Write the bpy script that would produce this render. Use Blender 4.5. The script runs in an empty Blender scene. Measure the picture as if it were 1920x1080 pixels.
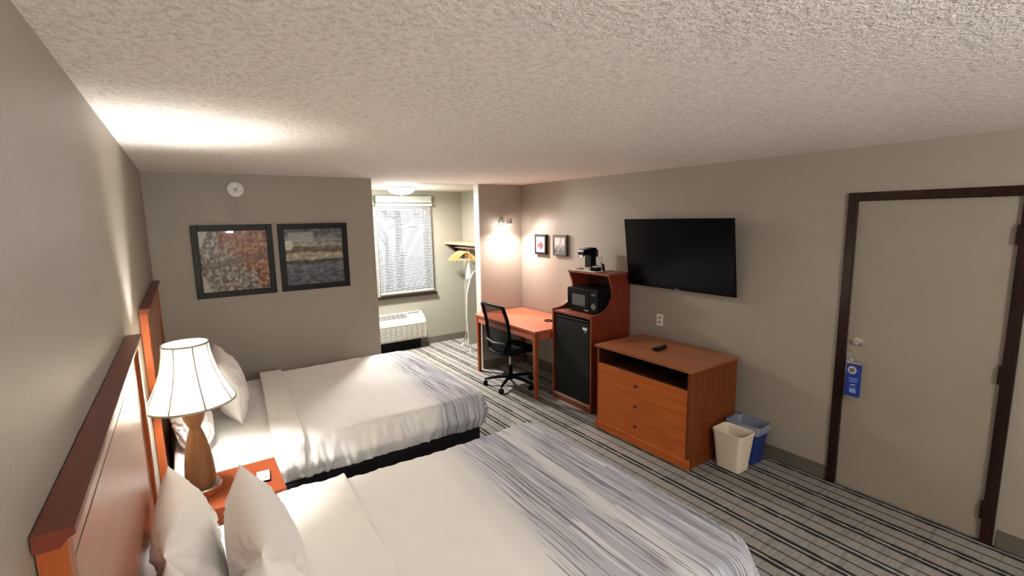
import bpy, bmesh, math, random
from mathutils import Vector, Matrix, noise
random.seed(4)
sc = bpy.context.scene
COL = sc.collection
PI = math.pi
R = math.radians

# ------------------------------------------------------------------ camera
def make_camera():
    cd = bpy.data.cameras.new('camera'); cam = bpy.data.objects.new('camera', cd); COL.objects.link(cam)
    y, pt, ro = R(34.299), R(8.292), R(-1.038)
    fw = Vector((math.sin(y)*math.cos(pt), math.cos(y)*math.cos(pt), -math.sin(pt)))
    rt = Vector((math.cos(y), -math.sin(y), 0)); up = rt.cross(fw)
    r2 = rt*math.cos(ro)+up*math.sin(ro); u2 = -rt*math.sin(ro)+up*math.cos(ro)
    m = Matrix((r2, u2, -fw)).transposed().to_4x4(); m.translation = (0.223, 0, 1.966)
    cam.matrix_world = m
    cd.sensor_width = 36; cd.lens = 902.137/1920*36; cd.clip_start = .02
    sc.camera = cam
make_camera()
sc.view_settings.view_transform = 'Standard'; sc.view_settings.look = 'None'
sc.view_settings.gamma = 1; sc.view_settings.use_curve_mapping = False
EXPOSURE = 2.42
sc.view_settings.exposure = EXPOSURE
# ------------------------------------------------------------------ world: overcast snow-bright sky
w = bpy.data.worlds.new('overcast'); sc.world = w; w.use_nodes = True
bg = w.node_tree.nodes['Background']; bg.inputs[0].default_value = (.86, .93, 1, 1); bg.inputs[1].default_value = 0.14
# light strengths (each lamp's own light is made in that lamp's builder; entry dome and uplight are added fill)
P_TABLE, P_DOME, P_ENTRY_FILL, P_SCONCE, P_UP_FILL = 60.0, 26.0, 3.0, 9.0, 53.0

W, H, Y1, X1, Y2, X2, Y3, YB = 4.007, 2.392, 4.968, 1.888, 5.294, 3.358, 6.949, -2.6

# ------------------------------------------------------------------ materials
def mat(name, col, rough=.5, metal=0, **kw):
    m = bpy.data.materials.new(name); m.use_nodes = True
    b = m.node_tree.nodes['Principled BSDF']
    b.inputs['Base Color'].default_value = (*col, 1); b.inputs['Roughness'].default_value = rough
    b.inputs['Metallic'].default_value = metal
    for k, v in kw.items(): b.inputs[k.replace('_', ' ')].default_value = v
    return m
class N:
    def __init__(s, m): s.m = m; s.t = m.node_tree; s.b = s.t.nodes.get('Principled BSDF')
    def n(s, typ, **kw):
        x = s.t.nodes.new(typ)
        for k, v in kw.items():
            if k.startswith('_'): setattr(x, k[1:], v)
            else: x.inputs[k.replace('_', ' ')].default_value = v
        return x
    def l(s, a, b): s.t.links.new(a, b)
    def math(s, op, a, b=None, c=None):
        x = s.t.nodes.new('ShaderNodeMath'); x.operation = op
        for i, v in enumerate((a, b, c)):
            if v is None: continue
            if isinstance(v, (int, float)): x.inputs[i].default_value = v
            else: s.l(v, x.inputs[i])
        return x.outputs[0]
    def coords(s, kind='Object', scale=(1, 1, 1)):
        tc = s.n('ShaderNodeTexCoord'); mp = s.n('ShaderNodeMapping'); mp.inputs['Scale'].default_value = scale
        s.l(tc.outputs[kind], mp.inputs[0]); return mp.outputs[0]
    def noise(s, vec, scale, detail=3, rough=.5):
        x = s.n('ShaderNodeTexNoise', Scale=scale, Detail=detail, Roughness=rough); s.l(vec, x.inputs['Vector']); return x.outputs['Fac']
    def ramp(s, fac, stops, interp='LINEAR'):
        r = s.n('ShaderNodeValToRGB'); cr = r.color_ramp; cr.interpolation = interp
        cr.elements[0].position = stops[0][0]; cr.elements[0].color = (*stops[0][1], 1)
        cr.elements[1].position = stops[-1][0]; cr.elements[1].color = (*stops[-1][1], 1)
        for p, c in stops[1:-1]:
            e = cr.elements.new(p); e.color = (*c, 1)
        s.l(fac, r.inputs[0]); return r.outputs[0]
    def mix(s, fac, a, b, mode='MIX'):
        x = s.n('ShaderNodeMix', _data_type='RGBA', _blend_type=mode)
        for sock, v in ((x.inputs[0], fac), (x.inputs[6], a), (x.inputs[7], b)):
            if isinstance(v, (int, float)): sock.default_value = v
            elif isinstance(v, tuple): sock.default_value = (*v, 1)
            else: s.l(v, sock)
        return x.outputs[2]
    def bump(s, h, strength=.3, dist=.002):
        x = s.n('ShaderNodeBump', Strength=strength, Distance=dist); s.l(h, x.inputs['Height']); s.l(x.outputs[0], s.b.inputs['Normal'])

def wall_mat(name, col):
    m = mat(name, col, .5); q = N(m); v = q.coords()
    h = q.noise(v, 95, 4, .6)
    q.bump(h, .35, .003)
    return m
M = {}
M['wall'] = wall_mat('greige_paint', (.335, .298, .250))
M['wall_door'] = wall_mat('greige_door_paint', (.305, .265, .218))
M['wall_alcove'] = wall_mat('pale_olive_paint', (.27, .26, .215))
def ceiling_mat():
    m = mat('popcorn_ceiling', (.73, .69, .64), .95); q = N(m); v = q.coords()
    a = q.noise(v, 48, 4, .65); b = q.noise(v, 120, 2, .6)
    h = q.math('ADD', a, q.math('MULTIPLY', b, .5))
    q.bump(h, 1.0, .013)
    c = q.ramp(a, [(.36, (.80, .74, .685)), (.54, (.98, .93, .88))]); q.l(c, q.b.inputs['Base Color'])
    return m
M['ceiling'] = ceiling_mat()
M['white_paint'] = mat('white_paint', (.44, .435, .40), .5)
M['blind_white'] = mat('blind_white', (.42, .42, .39), .4)
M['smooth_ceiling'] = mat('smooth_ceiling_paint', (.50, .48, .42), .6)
M['white_plastic'] = mat('white_plastic', (.8, .79, .76), .35)
M['offwhite'] = mat('ivory_plastic', (.40, .39, .345), .4)
def wood(name, c1, c2, rough=.35, axis='y', coat=.0, sc_=1.0):
    m = mat(name, c1, rough, Specular_IOR_Level=.28); q = N(m)
    s = {'x': (1.2, 14, 14), 'y': (14, 1.2, 14), 'z': (14, 14, 1.2)}[axis]
    v = q.coords('Object', tuple(k*sc_ for k in s)); f = q.noise(v, 2.2, 6, .62)
    c = q.ramp(f, [(.3, c2), (.62, c1)]); q.l(c, q.b.inputs['Base Color'])
    q.b.inputs['Coat Weight'].default_value = coat; q.b.inputs['Coat Roughness'].default_value = .25
    q.bump(f, .05, .001)
    return m
M['cherry'] = wood('cherry_wood', (.44, .125, .042), (.33, .082, .026), .36, 'y')
M['cherry_x'] = wood('cherry_wood_cross', (.44, .125, .042), (.33, .082, .026), .36, 'x')
M['cherry_desk'] = wood('cherry_laminate', (.45, .135, .072), (.39, .112, .058), .38, 'y')
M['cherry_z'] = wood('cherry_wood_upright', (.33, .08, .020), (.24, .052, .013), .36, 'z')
M['dresser'] = wood('dresser_cherry_lit', (.50, .128, .026), (.38, .088, .016), .38, 'y')  # front faces: lamplight put into a brighter copy of the cherry
M['dresser_shaded'] = wood('dresser_cherry_shaded', (.19, .045, .010), (.13, .028, .006), .38, 'z')  # side faces: shade put into a darker copy of the same cherry
M['dresser_top'] = wood('dresser_top_cherry', (.33, .12, .05), (.28, .095, .038), .33, 'y')
M['mahogany'] = wood('mahogany', (.20, .032, .015), (.14, .02, .010), .4, 'z')
M['mahogany_y'] = wood('mahogany_edge', (.24, .065, .035), (.17, .04, .02), .4, 'y')
M['headboard'] = wood('headboard_cherry', (.38, .14, .08), (.33, .115, .065), .42, 'y', .45)
M['headboard_cap'] = wood('headboard_cap_cherry', (.15, .032, .018), (.12, .025, .013), .4, 'y')
M['door_trim'] = wood('dark_door_wood', (.020, .007, .004), (.011, .004, .0025), .28, 'z')
M['sill'] = wood('dark_sill_wood', (.022, .012, .008), (.013, .007, .005), .35, 'x')
M['nightstand_top'] = wood('nightstand_laminate', (.29, .065, .022), (.25, .055, .018), .5, 'x')
M['nightstand_top'].node_tree.nodes['Principled BSDF'].inputs['Specular IOR Level'].default_value = .12
M['shelf'] = wood('shelf_oak', (.62, .36, .18), (.50, .27, .12), .4, 'y')
M['hanger'] = wood('hanger_wood', (.62, .33, .11), (.48, .23, .07), .35, 'x')
M['lamp_wood'] = wood('lamp_walnut', (.20, .085, .028), (.13, .052, .015), .5, 'z', 0)
M['baseboard'] = mat('baseboard_vinyl', (.115, .10, .08), .5)
M['black'] = mat('black_plastic', (.004, .004, .0045), .4, Specular_IOR_Level=.07)
M['black_matte'] = mat('black_fabric', (.005, .005, .006), .9, Specular_IOR_Level=.1)
M['black_gloss'] = mat('black_gloss', (.003, .003, .004), .2, Specular_IOR_Level=.15)
M['screen'] = mat('tv_screen', (.003, .003, .004), .2, Specular_IOR_Level=.16)
M['chrome'] = mat('chrome', (.8, .78, .76), .15, 1)
M['steel'] = mat('brushed_steel', (.62, .60, .57), .35, 1)
M['bedskirt'] = mat('black_bed_base', (.010, .011, .014), .85)
M['blue_bin'] = mat('blue_plastic', (.008, .03, .17), .4)
M['beige_bin'] = mat('beige_plastic', (.74, .66, .54), .42)
M['groove'] = mat('dark_inlay', (.02, .008, .006), .5)
M['dark_knob'] = mat('dark_knob', (.07, .018, .02), .35)
M['grille'] = mat('dark_grille', (.09, .085, .08), .5)
M['text_white'] = mat('print_white', (.75, .78, .82), .5)
M['text_blue'] = mat('print_pale_blue', (.12, .25, .55), .5)
M['tag_blue'] = mat('tag_blue', (.006, .03, .26), .45)
M['snow'] = mat('snow', (.72, .75, .8), .9)
M['bark'] = mat('bark', (.13, .11, .10), .9)
def fabric(name, col, bumpscale=14, strength=.25, dist=.01):
    m = mat(name, col, .85, Sheen_Weight=.1); q = N(m); v = q.coords()
    a = q.noise(v, bumpscale, 4, .6)
    q.bump(a, strength, dist); return m
M['linen'] = fabric('white_linen', (.87, .865, .845), 16, .22, .012)
M['pillow'] = fabric('white_pillowcase', (.86, .845, .815), 12, .25, .012)
def liner_mat():
    m = mat('clear_bag_film', (.55, .6, .68), .25); m.node_tree.nodes['Principled BSDF'].inputs['Alpha'].default_value = .38; return m
M['liner'] = liner_mat()
def carpet():
    m = mat('striped_carpet', (.3, .28, .25), .95); q = N(m)
    tc = q.n('ShaderNodeTexCoord'); sp = q.n('ShaderNodeSeparateXYZ'); q.l(tc.outputs['Object'], sp.inputs[0])
    x, y = sp.outputs[0], sp.outputs[1]
    P = .2285
    u = q.math('FRACT', q.math('DIVIDE', q.math('ADD', x, 20*P-3.974+P/2), P))     # double line centred at u=.5, thin line at 0
    d = q.math('ABSOLUTE', q.math('SUBTRACT', u, .5))                                # 0 at double, .5 at thin
    # dashes: thickness varies along the line
    v2 = q.coords('Object', (6, 2.6, 1)); nz = q.noise(v2, 3.0, 1)
    vw = q.math('MULTIPLY', q.math('GREATER_THAN', nz, .50), .020)
    e1 = q.math('ABSOLUTE', q.math('SUBTRACT', d, .088))
    dbl = q.math('LESS_THAN', e1, q.math('ADD', vw, .038))
    thin = q.math('GREATER_THAN', d, .478)
    wl = q.math('LESS_THAN', d, .022)
    # fine ribs and small cross weave
    rib = q.math('SINE', q.math('MULTIPLY', x, 2*PI/.0115))
    ncv = q.coords('Object', (1.1, 9, 1)); nc = q.noise(ncv, 3.3, 2)
    fine = q.noise(q.coords('Object', (1, 1, 1)), 260, 2)
    yy = q.math('FRACT', q.math('DIVIDE', y, .115)); cross = q.math('LESS_THAN', yy, .06)
    base = q.ramp(nc, [(.35, (.235, .22, .20)), (.5, (.345, .325, .295)), (.65, (.28, .255, .245))])
    base = q.mix(q.math('MULTIPLY', q.math('ADD', rib, 1), .19), base, (.09, .085, .08))
    base = q.mix(q.math('MULTIPLY', cross, .10), base, (.5, .48, .45))
    base = q.mix(q.math('MULTIPLY', wl, .6), base, (.42, .42, .42))
    base = q.mix(q.math('MULTIPLY', fine, .3), base, (.16, .15, .135))
    dark = q.math('MAXIMUM', dbl, thin)
    c = q.mix(dark, base, (.007, .006, .006))
    
    q.l(c, q.b.inputs['Base Color']); q.bump(fine, .5, .004)
    return m
M['carpet'] = carpet()
def duvet_mat(name, shift, vref):
    m = mat(name, (.8, .78, .74), .85, Sheen_Weight=.1); q = N(m)
    tc = q.n('ShaderNodeUVMap'); tc.uv_map = 'UVMap'; sp = q.n('ShaderNodeSeparateXYZ'); q.l(tc.outputs[0], sp.inputs[0])
    u, v = sp.outputs[0], sp.outputs[1]
    def an(su, sv, scale, detail=2, rough=.6):
        mp = q.n('ShaderNodeMapping'); mp.inputs['Scale'].default_value = (su, sv, 1); q.l(tc.outputs[0], mp.inputs[0]); return q.noise(mp.outputs[0], scale, detail, rough)
    w_ = q.math('ADD', u, q.math('MULTIPLY', q.math('SUBTRACT', an(1, 1, 2.2, 2), .5), .05))
    w_ = q.math('SUBTRACT', q.math('ADD', w_, q.math('MULTIPLY', q.math('SUBTRACT', vref, v), .085)), shift)
    w2 = q.math('DIVIDE', q.math('SUBTRACT', w_, 1.18), 1.3)
    env = q.ramp(w2, [(0, (0,)*3), (.10, (.25,)*3), (.17, (.80,)*3), (.37, (1,)*3), (.41, (.50,)*3), (.435, (.50,)*3), (.475, (.95,)*3), (.72, (1,)*3), (1, (1,)*3)])
    lines = an(48, 1.3, 1.0, 1.5, .6)
    lines2 = an(125, 2.6, 1.0, .5, .6)
    broken = an(20, 5, 1.0, 3)
    s = q.math('ADD', q.math('MULTIPLY', lines, .55), q.math('ADD', q.math('MULTIPLY', lines2, .3), q.math('MULTIPLY', broken, .15)))
    th = q.math('SUBTRACT', .62, q.math('MULTIPLY', env, .13))
    k = q.math('MULTIPLY', q.math('SUBTRACT', s, th), 18)
    k = q.math('MAXIMUM', q.math('MINIMUM', k, 1), 0)
    hue = an(16, 1.0, 1.0, 2)
    ink = q.ramp(hue, [(.3, (.10, .11, .15)), (.45, (.22, .24, .28)), (.52, (.24, .20, .25)), (.62, (.15, .11, .14)), (.7, (.3, .33, .38))])
    wash = q.mix(q.math('MULTIPLY', env, .85), (.87, .865, .845), (.31, .335, .42))
    c = q.mix(q.math('MULTIPLY', k, q.math('MINIMUM', q.math('MULTIPLY', env, 2.4), .9)), wash, ink)
    hl = q.math('MULTIPLY', q.math('GREATER_THAN', an(95, 1.9, 1.0, .5), .60), q.math('MINIMUM', q.math('MULTIPLY', env, 1.2), .75))
    c = q.mix(hl, c, (.74, .74, .76))
    q.l(c, q.b.inputs['Base Color'])
    q.bump(q.noise(q.coords(), 16, 4, .6), .22, .012)
    return m
M['duvet_near'] = duvet_mat('striped_bedspread_near', .06, 2.1)
M['duvet_far'] = duvet_mat('striped_bedspread_far', .40, 3.9)

# ------------------------------------------------------------------ mesh helpers
def new(): return bmesh.new()
def box(bm, x0, x1, y0, y1, z0, z1):
    vs = [bm.verts.new((x, y, z)) for x in (x0, x1) for y in (y0, y1) for z in (z0, z1)]
    for f in ((0, 1, 3, 2), (4, 6, 7, 5), (0, 4, 5, 1), (2, 3, 7, 6), (0, 2, 6, 4), (1, 5, 7, 3)):
        bm.faces.new([vs[i] for i in f])
def prism(bm, pts, a, b, axis='y'):
    """pts: 2-D outline; extruded along axis from a to b"""
    def P(p, t):
        return {'y': (p[0], t, p[1]), 'x': (t, p[0], p[1]), 'z': (p[0], p[1], t)}[axis]
    A = [bm.verts.new(P(p, a)) for p in pts]; B = [bm.verts.new(P(p, b)) for p in pts]
    bm.faces.new(A); bm.faces.new(B[::-1])
    n = len(pts)
    for i in range(n): bm.faces.new((A[i], B[i], B[(i+1) % n], A[(i+1) % n]))
def lathe(bm, prof, cx=0, cy=0, cz=0, seg=40, axis='z', closed=False):
    rings = []
    for r, h in prof:
        ring = []
        for k in range(seg):
            a = 2*PI*k/seg; c, s = math.cos(a)*r, math.sin(a)*r
            p = {'z': (cx+c, cy+s, cz+h), 'x': (cx+h, cy+c, cz+s), 'y': (cx+c, cy+h, cz+s)}[axis]
            ring.append(bm.verts.new(p))
        rings.append(ring)
    for i in range(len(rings)-1):
        for k in range(seg): bm.faces.new((rings[i][k], rings[i][(k+1) % seg], rings[i+1][(k+1) % seg], rings[i+1][k]))
    if closed:
        for k in range(seg): bm.faces.new((rings[-1][k], rings[-1][(k+1) % seg], rings[0][(k+1) % seg], rings[0][k]))
    else:
        if prof[0][0] > 1e-5: bm.faces.new(rings[0])
        if prof[-1][0] > 1e-5: bm.faces.new(rings[-1][::-1])
def tube(bm, pts, r, seg=10):
    pts = [Vector(p) for p in pts]; rings = []
    rr = r if isinstance(r, (list, tuple)) else [r]*len(pts)
    up = Vector((0, 0, 1))
    for i, p in enumerate(pts):
        t = (pts[min(i+1, len(pts)-1)]-pts[max(i-1, 0)]).normalized()
        if i == 0:
            a = t.cross(up)
            if a.length < 1e-3: a = t.cross(Vector((1, 0, 0)))
            a.normalize()
        else: a = (a - t*a.dot(t)).normalized()
        b = t.cross(a)
        rings.append([bm.verts.new(p+(a*math.cos(2*PI*k/seg)+b*math.sin(2*PI*k/seg))*rr[i]) for k in range(seg)])
    for i in range(len(rings)-1):
        for k in range(seg): bm.faces.new((rings[i][k], rings[i][(k+1) % seg], rings[i+1][(k+1) % seg], rings[i+1][k]))
    bm.faces.new(rings[0]); bm.faces.new(rings[-1][::-1])
def curve_pts(p, n=8):
    """Catmull-Rom through the points"""
    p = [Vector(q) for q in p]; out = []
    for i in range(len(p)-1):
        a, b, c, d = p[max(i-1, 0)], p[i], p[i+1], p[min(i+2, len(p)-1)]
        for k in range(n):
            t = k/n
            out.append(.5*((2*b)+(c-a)*t+(2*a-5*b+4*c-d)*t*t+(3*b-a-3*c+d)*t**3))
    out.append(p[-1]); return out
def obj(name, bm, m, parent=None, smooth=False, bevel=0, uv=None):
    bmesh.ops.recalc_face_normals(bm, faces=bm.faces)
    me = bpy.data.meshes.new(name); bm.to_mesh(me); bm.free()
    me.materials.append(m if not isinstance(m, str) else M[m])
    o = bpy.data.objects.new(name, me); COL.objects.link(o)
    if smooth:
        for p in me.polygons: p.use_smooth = True
        if smooth != 'all': me.set_sharp_from_angle(angle=R(40))
    if bevel:
        b = o.modifiers.new('bevel', 'BEVEL'); b.width = bevel; b.segments = 2; b.limit_method = 'ANGLE'; b.angle_limit = R(50)
    if parent is not None:
        o.parent = parent; o.matrix_parent_inverse = Matrix.Translation(parent.location).inverted()
    return o
def tag(o, label, cat, group=None):
    o['label'] = label; o['category'] = cat
    if group: o['group'] = group
    return o
def thing(name, label, cat, loc=(0, 0, 0), group=None):
    o = bpy.data.objects.new(name, None); COL.objects.link(o); o.location = loc; o.empty_display_size = .1
    return tag(o, label, cat, group)
def struct(name, bm, m, parent=None, **kw):
    o = obj(name, bm, m, parent, **kw)
    if parent is None: o['kind'] = 'structure'
    return o
def B(*boxes):
    bm = new()
    for b in boxes: box(bm, *b)
    return bm
# ------------------------------------------------------------------ room shell
T = .1
struct('floor', B((-T, W+T, YB-T, Y3+T, -.05, 0)), 'carpet')
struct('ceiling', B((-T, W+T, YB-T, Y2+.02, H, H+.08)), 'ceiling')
c = struct('ceiling_alcove', B((-T, W+T, Y2+.02, Y3+T, H, H+.08)), 'smooth_ceiling'); c.name = 'ceiling_back'
struct('wall_left', B((-T, 0, YB-T, Y1, 0, H)), 'wall')
DY0, DY1, DZ = .61, 1.391, 2.035
struct('wall_right', B((W, W+T, YB-T, DY0, 0, H), (W, W+T, DY1, Y2, 0, H), (W, W+T, DY0, DY1, DZ, H)), 'wall')
struct('wall_far', B((-T, X1, Y1, Y1+.12, 0, H)), 'wall')
struct('wall_near', B((-T, W+T, YB-T, YB, 0, H)), 'wall')
struct('wall_passage', B((X1-.12, X1, Y1+.12, Y3, 0, H)), 'wall_alcove')
struct('wall_desk', B((X2, W, Y2, Y2+.11, 0, H)), 'wall')
struct('trim_1', B((X2-.012, X2, Y2-.004, Y2+.114, 0, H)), 'white_paint')
struct('wall_alcove', B((W, W+T, Y2, Y3, 0, H)), 'wall_alcove')
WX0, WX1, WZ0, WZ1 = 2.62, 3.395, .885, 2.15
struct('wall_window', B((X1-.12, WX0, Y3, Y3+T, 0, H), (WX1, W+T, Y3, Y3+T, 0, H), (WX0, WX1, Y3, Y3+T, 0, WZ0), (WX0, WX1, Y3, Y3+T, WZ1, H)), 'wall_alcove')
bb = .105
struct('baseboard_right', B((W-.012, W, DY1+.07, 3.36, 0, bb), (W-.012, W, 3.97, Y2, 0, bb), (W-.012, W, YB, DY0-.07, 0, bb)), 'baseboard')
struct('baseboard_desk', B((X2, W-.012, Y2-.012, Y2, 0, bb)), 'baseboard')
struct('baseboard_far', B((0, X1, Y1-.012, Y1, 0, bb)), 'baseboard')
struct('baseboard_window', B((X1, W-.012, Y3-.012, Y3, 0, bb)), 'baseboard')
struct('baseboard_alcove', B((W-.012, W, Y2+.11, Y3-.012, 0, bb)), 'baseboard')
struct('baseboard_left', B((0, .012, YB, Y1-.012, 0, bb)), 'baseboard')
# door with frame
def build_door():
    d = struct('door_1', B((W+.004, W+.052, DY0+.001, DY1-.001, .004, DZ-.0005)), 'wall_door', bevel=.002)
    fr = new(); X = W-.022
    box(fr, X, W+.06, DY1-.001, DY1+.056, 0, DZ+.056); box(fr, X, W+.06, DY0-.056, DY0+.001, 0, DZ+.056)
    box(fr, X, W+.06, DY0, DY1, DZ, DZ+.056)
    obj('door_frame', fr, 'door_trim', d, bevel=.004)
    bm = new(); lathe(bm, [(0, -.022), (.016, -.022), (.018, -.012), (.030, -.010), (.033, 0), (.033, .006)], W, 1.323, 1.077, 28, 'x')
    box(bm, W-.034, W-.020, 1.318, 1.328, 1.062, 1.092)
    obj('deadbolt', bm, 'steel', d, smooth=True)
    bm = new(); lathe(bm, [(0, -.010), (.026, -.010), (.030, 0), (.030, .006)], W, 1.352, .935, 24, 'x')
    tube(bm, [(W-.01, 1.352, .935), (W-.05, 1.352, .935)], .011); tube(bm, curve_pts([(W-.045, 1.352, .940), (W-.056, 1.340, .938), (W-.056, 1.30, .937), (W-.054, 1.262, .934)]), .009)
    obj('lever_handle', bm, 'steel', d, smooth=True)
    bm = new(); box(bm, W-.002, W+.0045, 1.345, 1.385, .83, 1.0)
    obj('lock_plate', bm, 'steel', d)
    for z in (1.825, 1.03, .20):
        bm = new(); box(bm, W-.026, W+.004, DY0-.002, DY0+.012, z-.05, z+.05); tube(bm, [(W-.012, DY0+.006, z-.055), (W-.012, DY0+.006, z+.055)], .009)
        obj('hinge', bm, 'door_trim', d)
build_door()
def build_window():
    w_ = new()  # casing and sash
    y0, y1 = Y3-.03, Y3+.05
    def ring(x0, x1, z0, z1, t, ya, yb):
        box(w_, x0, x0+t, ya, yb, z0, z1); box(w_, x1-t, x1, ya, yb, z0, z1); box(w_, x0+t, x1-t, ya, yb, z0, z0+t); box(w_, x0+t, x1-t, ya, yb, z1-t, z1)
    ring(2.565, 3.45, .835, 2.20, .058, Y3-.022, Y3-.001)
    ring(WX0+.001, WX1-.001, WZ0+.001, WZ1-.001, .035, Y3+.03, Y3+.08)
    o = struct('window_1', w_, 'white_paint', bevel=.003)
    obj('window_pane', B((WX0+.036, WX1-.036, Y3+.055, Y3+.059, WZ0+.036, WZ1-.036)), glass(), o)
    obj('window_sill', B((2.54, 3.50, Y3-.05, Y3+.002, .795, .835)), 'sill', o, bevel=.004)
def glass():
    m = bpy.data.materials.new('window_glass'); m.use_nodes = True; t = m.node_tree; t.nodes.clear()
    out = t.nodes.new('ShaderNodeOutputMaterial'); mx = t.nodes.new('ShaderNodeMixShader'); tr = t.nodes.new('ShaderNodeBsdfTransparent'); gl = t.nodes.new('ShaderNodeBsdfGlossy')
    gl.inputs['Roughness'].default_value = .02; fr = t.nodes.new('ShaderNodeFresnel'); fr.inputs[0].default_value = 1.45
    t.links.new(fr.outputs[0], mx.inputs[0]); t.links.new(tr.outputs[0], mx.inputs[1]); t.links.new(gl.outputs[0], mx.inputs[2]); t.links.new(mx.outputs[0], out.inputs[0])
    return m
build_window()
def build_blind():
    t = thing('window_blind', 'white horizontal slat blind lowered over the bright window', 'blind', (3.0, Y3-.05, .88))
    obj('headrail', B((2.575, 3.445, Y3-.085, Y3-.024, 2.215, 2.315)), 'blind_white', t, bevel=.006)
    obj('valance', B((2.57, 3.45, Y3-.095, Y3-.030, 2.165, 2.205)), 'blind_white', t, bevel=.006)
    bm = new()
    m = mat('blind_slat', (.42, .43, .43), .5, Transmission_Weight=0)
    z = 2.15
    while z > .90:
        a = R(28); c_, s_ = math.cos(a)*.0115, math.sin(a)*.0115
        vs = [bm.verts.new(p) for p in ((2.585, Y3-.055-c_, z-s_), (3.435, Y3-.055-c_, z-s_), (3.435, Y3-.055+c_, z+s_), (2.585, Y3-.055+c_, z+s_))]
        bm.faces.new(vs); z -= .0235
    o = obj('slats', bm, m, t)
    s = o.modifiers.new('solid', 'SOLIDIFY'); s.thickness = .0008
    obj('bottom_rail', B((2.583, 3.437, Y3-.070, Y3-.042, .868, .89)), 'blind_white', t, bevel=.003)
    for x in (2.75, 3.27):
        bm = new(); tube(bm, [(x, Y3-.055, .88), (x, Y3-.055, 2.17)], .0012, 6); obj('ladder_cord', bm, 'white_plastic', t)
build_blind()
# outside the window
def outside():
    bm = new(); box(bm, -6, 14, Y3+.3, 45, -.9, -.6)
    g = struct('ground', bm, 'snow')
    spots = [(3.1, 15, .16), (4.6, 18, .2), (5.6, 21, .17), (4.0, 24, .22), (6.8, 17, .15), (5.1, 13.5, .1), (7.6, 25, .24)]
    kinds = ['bare grey tree standing nearest left beyond the window', 'bare grey tree second from left outside the window', 'bare forked tree behind the snow outside', 'bare tree farthest back in the snow', 'thin bare tree to the right outside the window', 'slender bare sapling nearest the window', 'thick bare tree far right in the snow']
    for (x, y, r), lb in zip(spots, kinds):
        t = thing('bare_tree', lb, 'tree', (x, y, -.6), 'bare trees outside the window')
        bm = new(); tube(bm, [(x, y, -.6), (x+.05, y, 1.5), (x-.04, y, 4), (x, y, 7)], [r, r*.8, r*.55, r*.15]); obj('trunk', bm, 'bark', t, smooth=True)
        bm = new(); rnd = random.Random(int(x*10))
        for k in range(22):
            z = 1.2+k*.25; a = rnd.uniform(0, 2*PI); L = rnd.uniform(.8, 1.7)*(1.2-k*.03)
            p0 = Vector((x, y, z)); p1 = p0+Vector((math.cos(a)*L*.5, math.sin(a)*L*.5, .25*L)); p2 = p0+Vector((math.cos(a+.3)*L, math.sin(a+.3)*L, .3*L))
            tube(bm, [p0, p1, p2], [r*.25, r*.15, .01], 6)
            tube(bm, [p1, p1+Vector((rnd.uniform(-.5, .5), rnd.uniform(-.3, .3), .4))], [r*.12, .008], 5)
        obj('branches', bm, 'bark', t)
outside()

# ------------------------------------------------------------------ lamps
def emis(name, col, s):
    m = bpy.data.materials.new(name); m.use_nodes = True; b = m.node_tree.nodes['Principled BSDF']
    b.inputs['Base Color'].default_value = (*col, 1); b.inputs['Emission Color'].default_value = (*col, 1); b.inputs['Emission Strength'].default_value = s; return m
def light(name, kind, loc, power, col, parent, size=.05, rot=None, **kw):
    l = bpy.data.lights.new(name, kind); l.energy = power; l.color = col
    if kind == 'AREA': l.shape = 'DISK'; l.size = size
    else: l.shadow_soft_size = size
    for k, v in kw.items(): setattr(l, k, v)
    o = bpy.data.objects.new(name, l); COL.objects.link(o); o.location = loc
    if rot: o.rotation_euler = rot
    o.parent = parent; o.matrix_parent_inverse = Matrix.Translation(parent.location).inverted(); return o
def dome_light(x, y, power, label, col=(1, .96, .90), em=14, r=.182):
    t = thing('ceiling_light', label, 'ceiling light', (x, y, H))
    bm = new(); lathe(bm, [(r+.012, 0), (r+.012, -.018), (r-.004, -.024), (r-.004, 0)], x, y, H, 48, closed=True); obj('rim', bm, 'white_plastic', t, smooth=True)
    bm = new(); lathe(bm, [(r-.005, -.02), (r*.93, -.045), (r*.75, -.07), (r*.45, -.088), (0, -.096)], x, y, H, 48)
    obj('glass_dome', bm, emis('lit_dome_glass', (1, .95, .86), em), t, smooth='all')
    bm = new(); lathe(bm, [(0, -.112), (.008, -.108), (.01, -.094), (0, -.094)], x, y, H, 16); obj('finial', bm, 'chrome', t, smooth=True)
    light('dome_bulb', 'AREA', (x, y, H-.118), power, col, t, .30, spread=PI)
    light('dome_glow', 'POINT', (x, y, H-.20), power*.2, col, t, .12)
dome_light(2.70, 6.20, P_DOME, 'lit white dome ceiling light in the alcove before the window', em=6)
dome_light(1.9, -1.4, P_ENTRY_FILL, 'white dome light added unseen near the entry end as fill', (1, .96, .92), 10, .2)  # unseen ceiling light added behind the camera as fill

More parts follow.
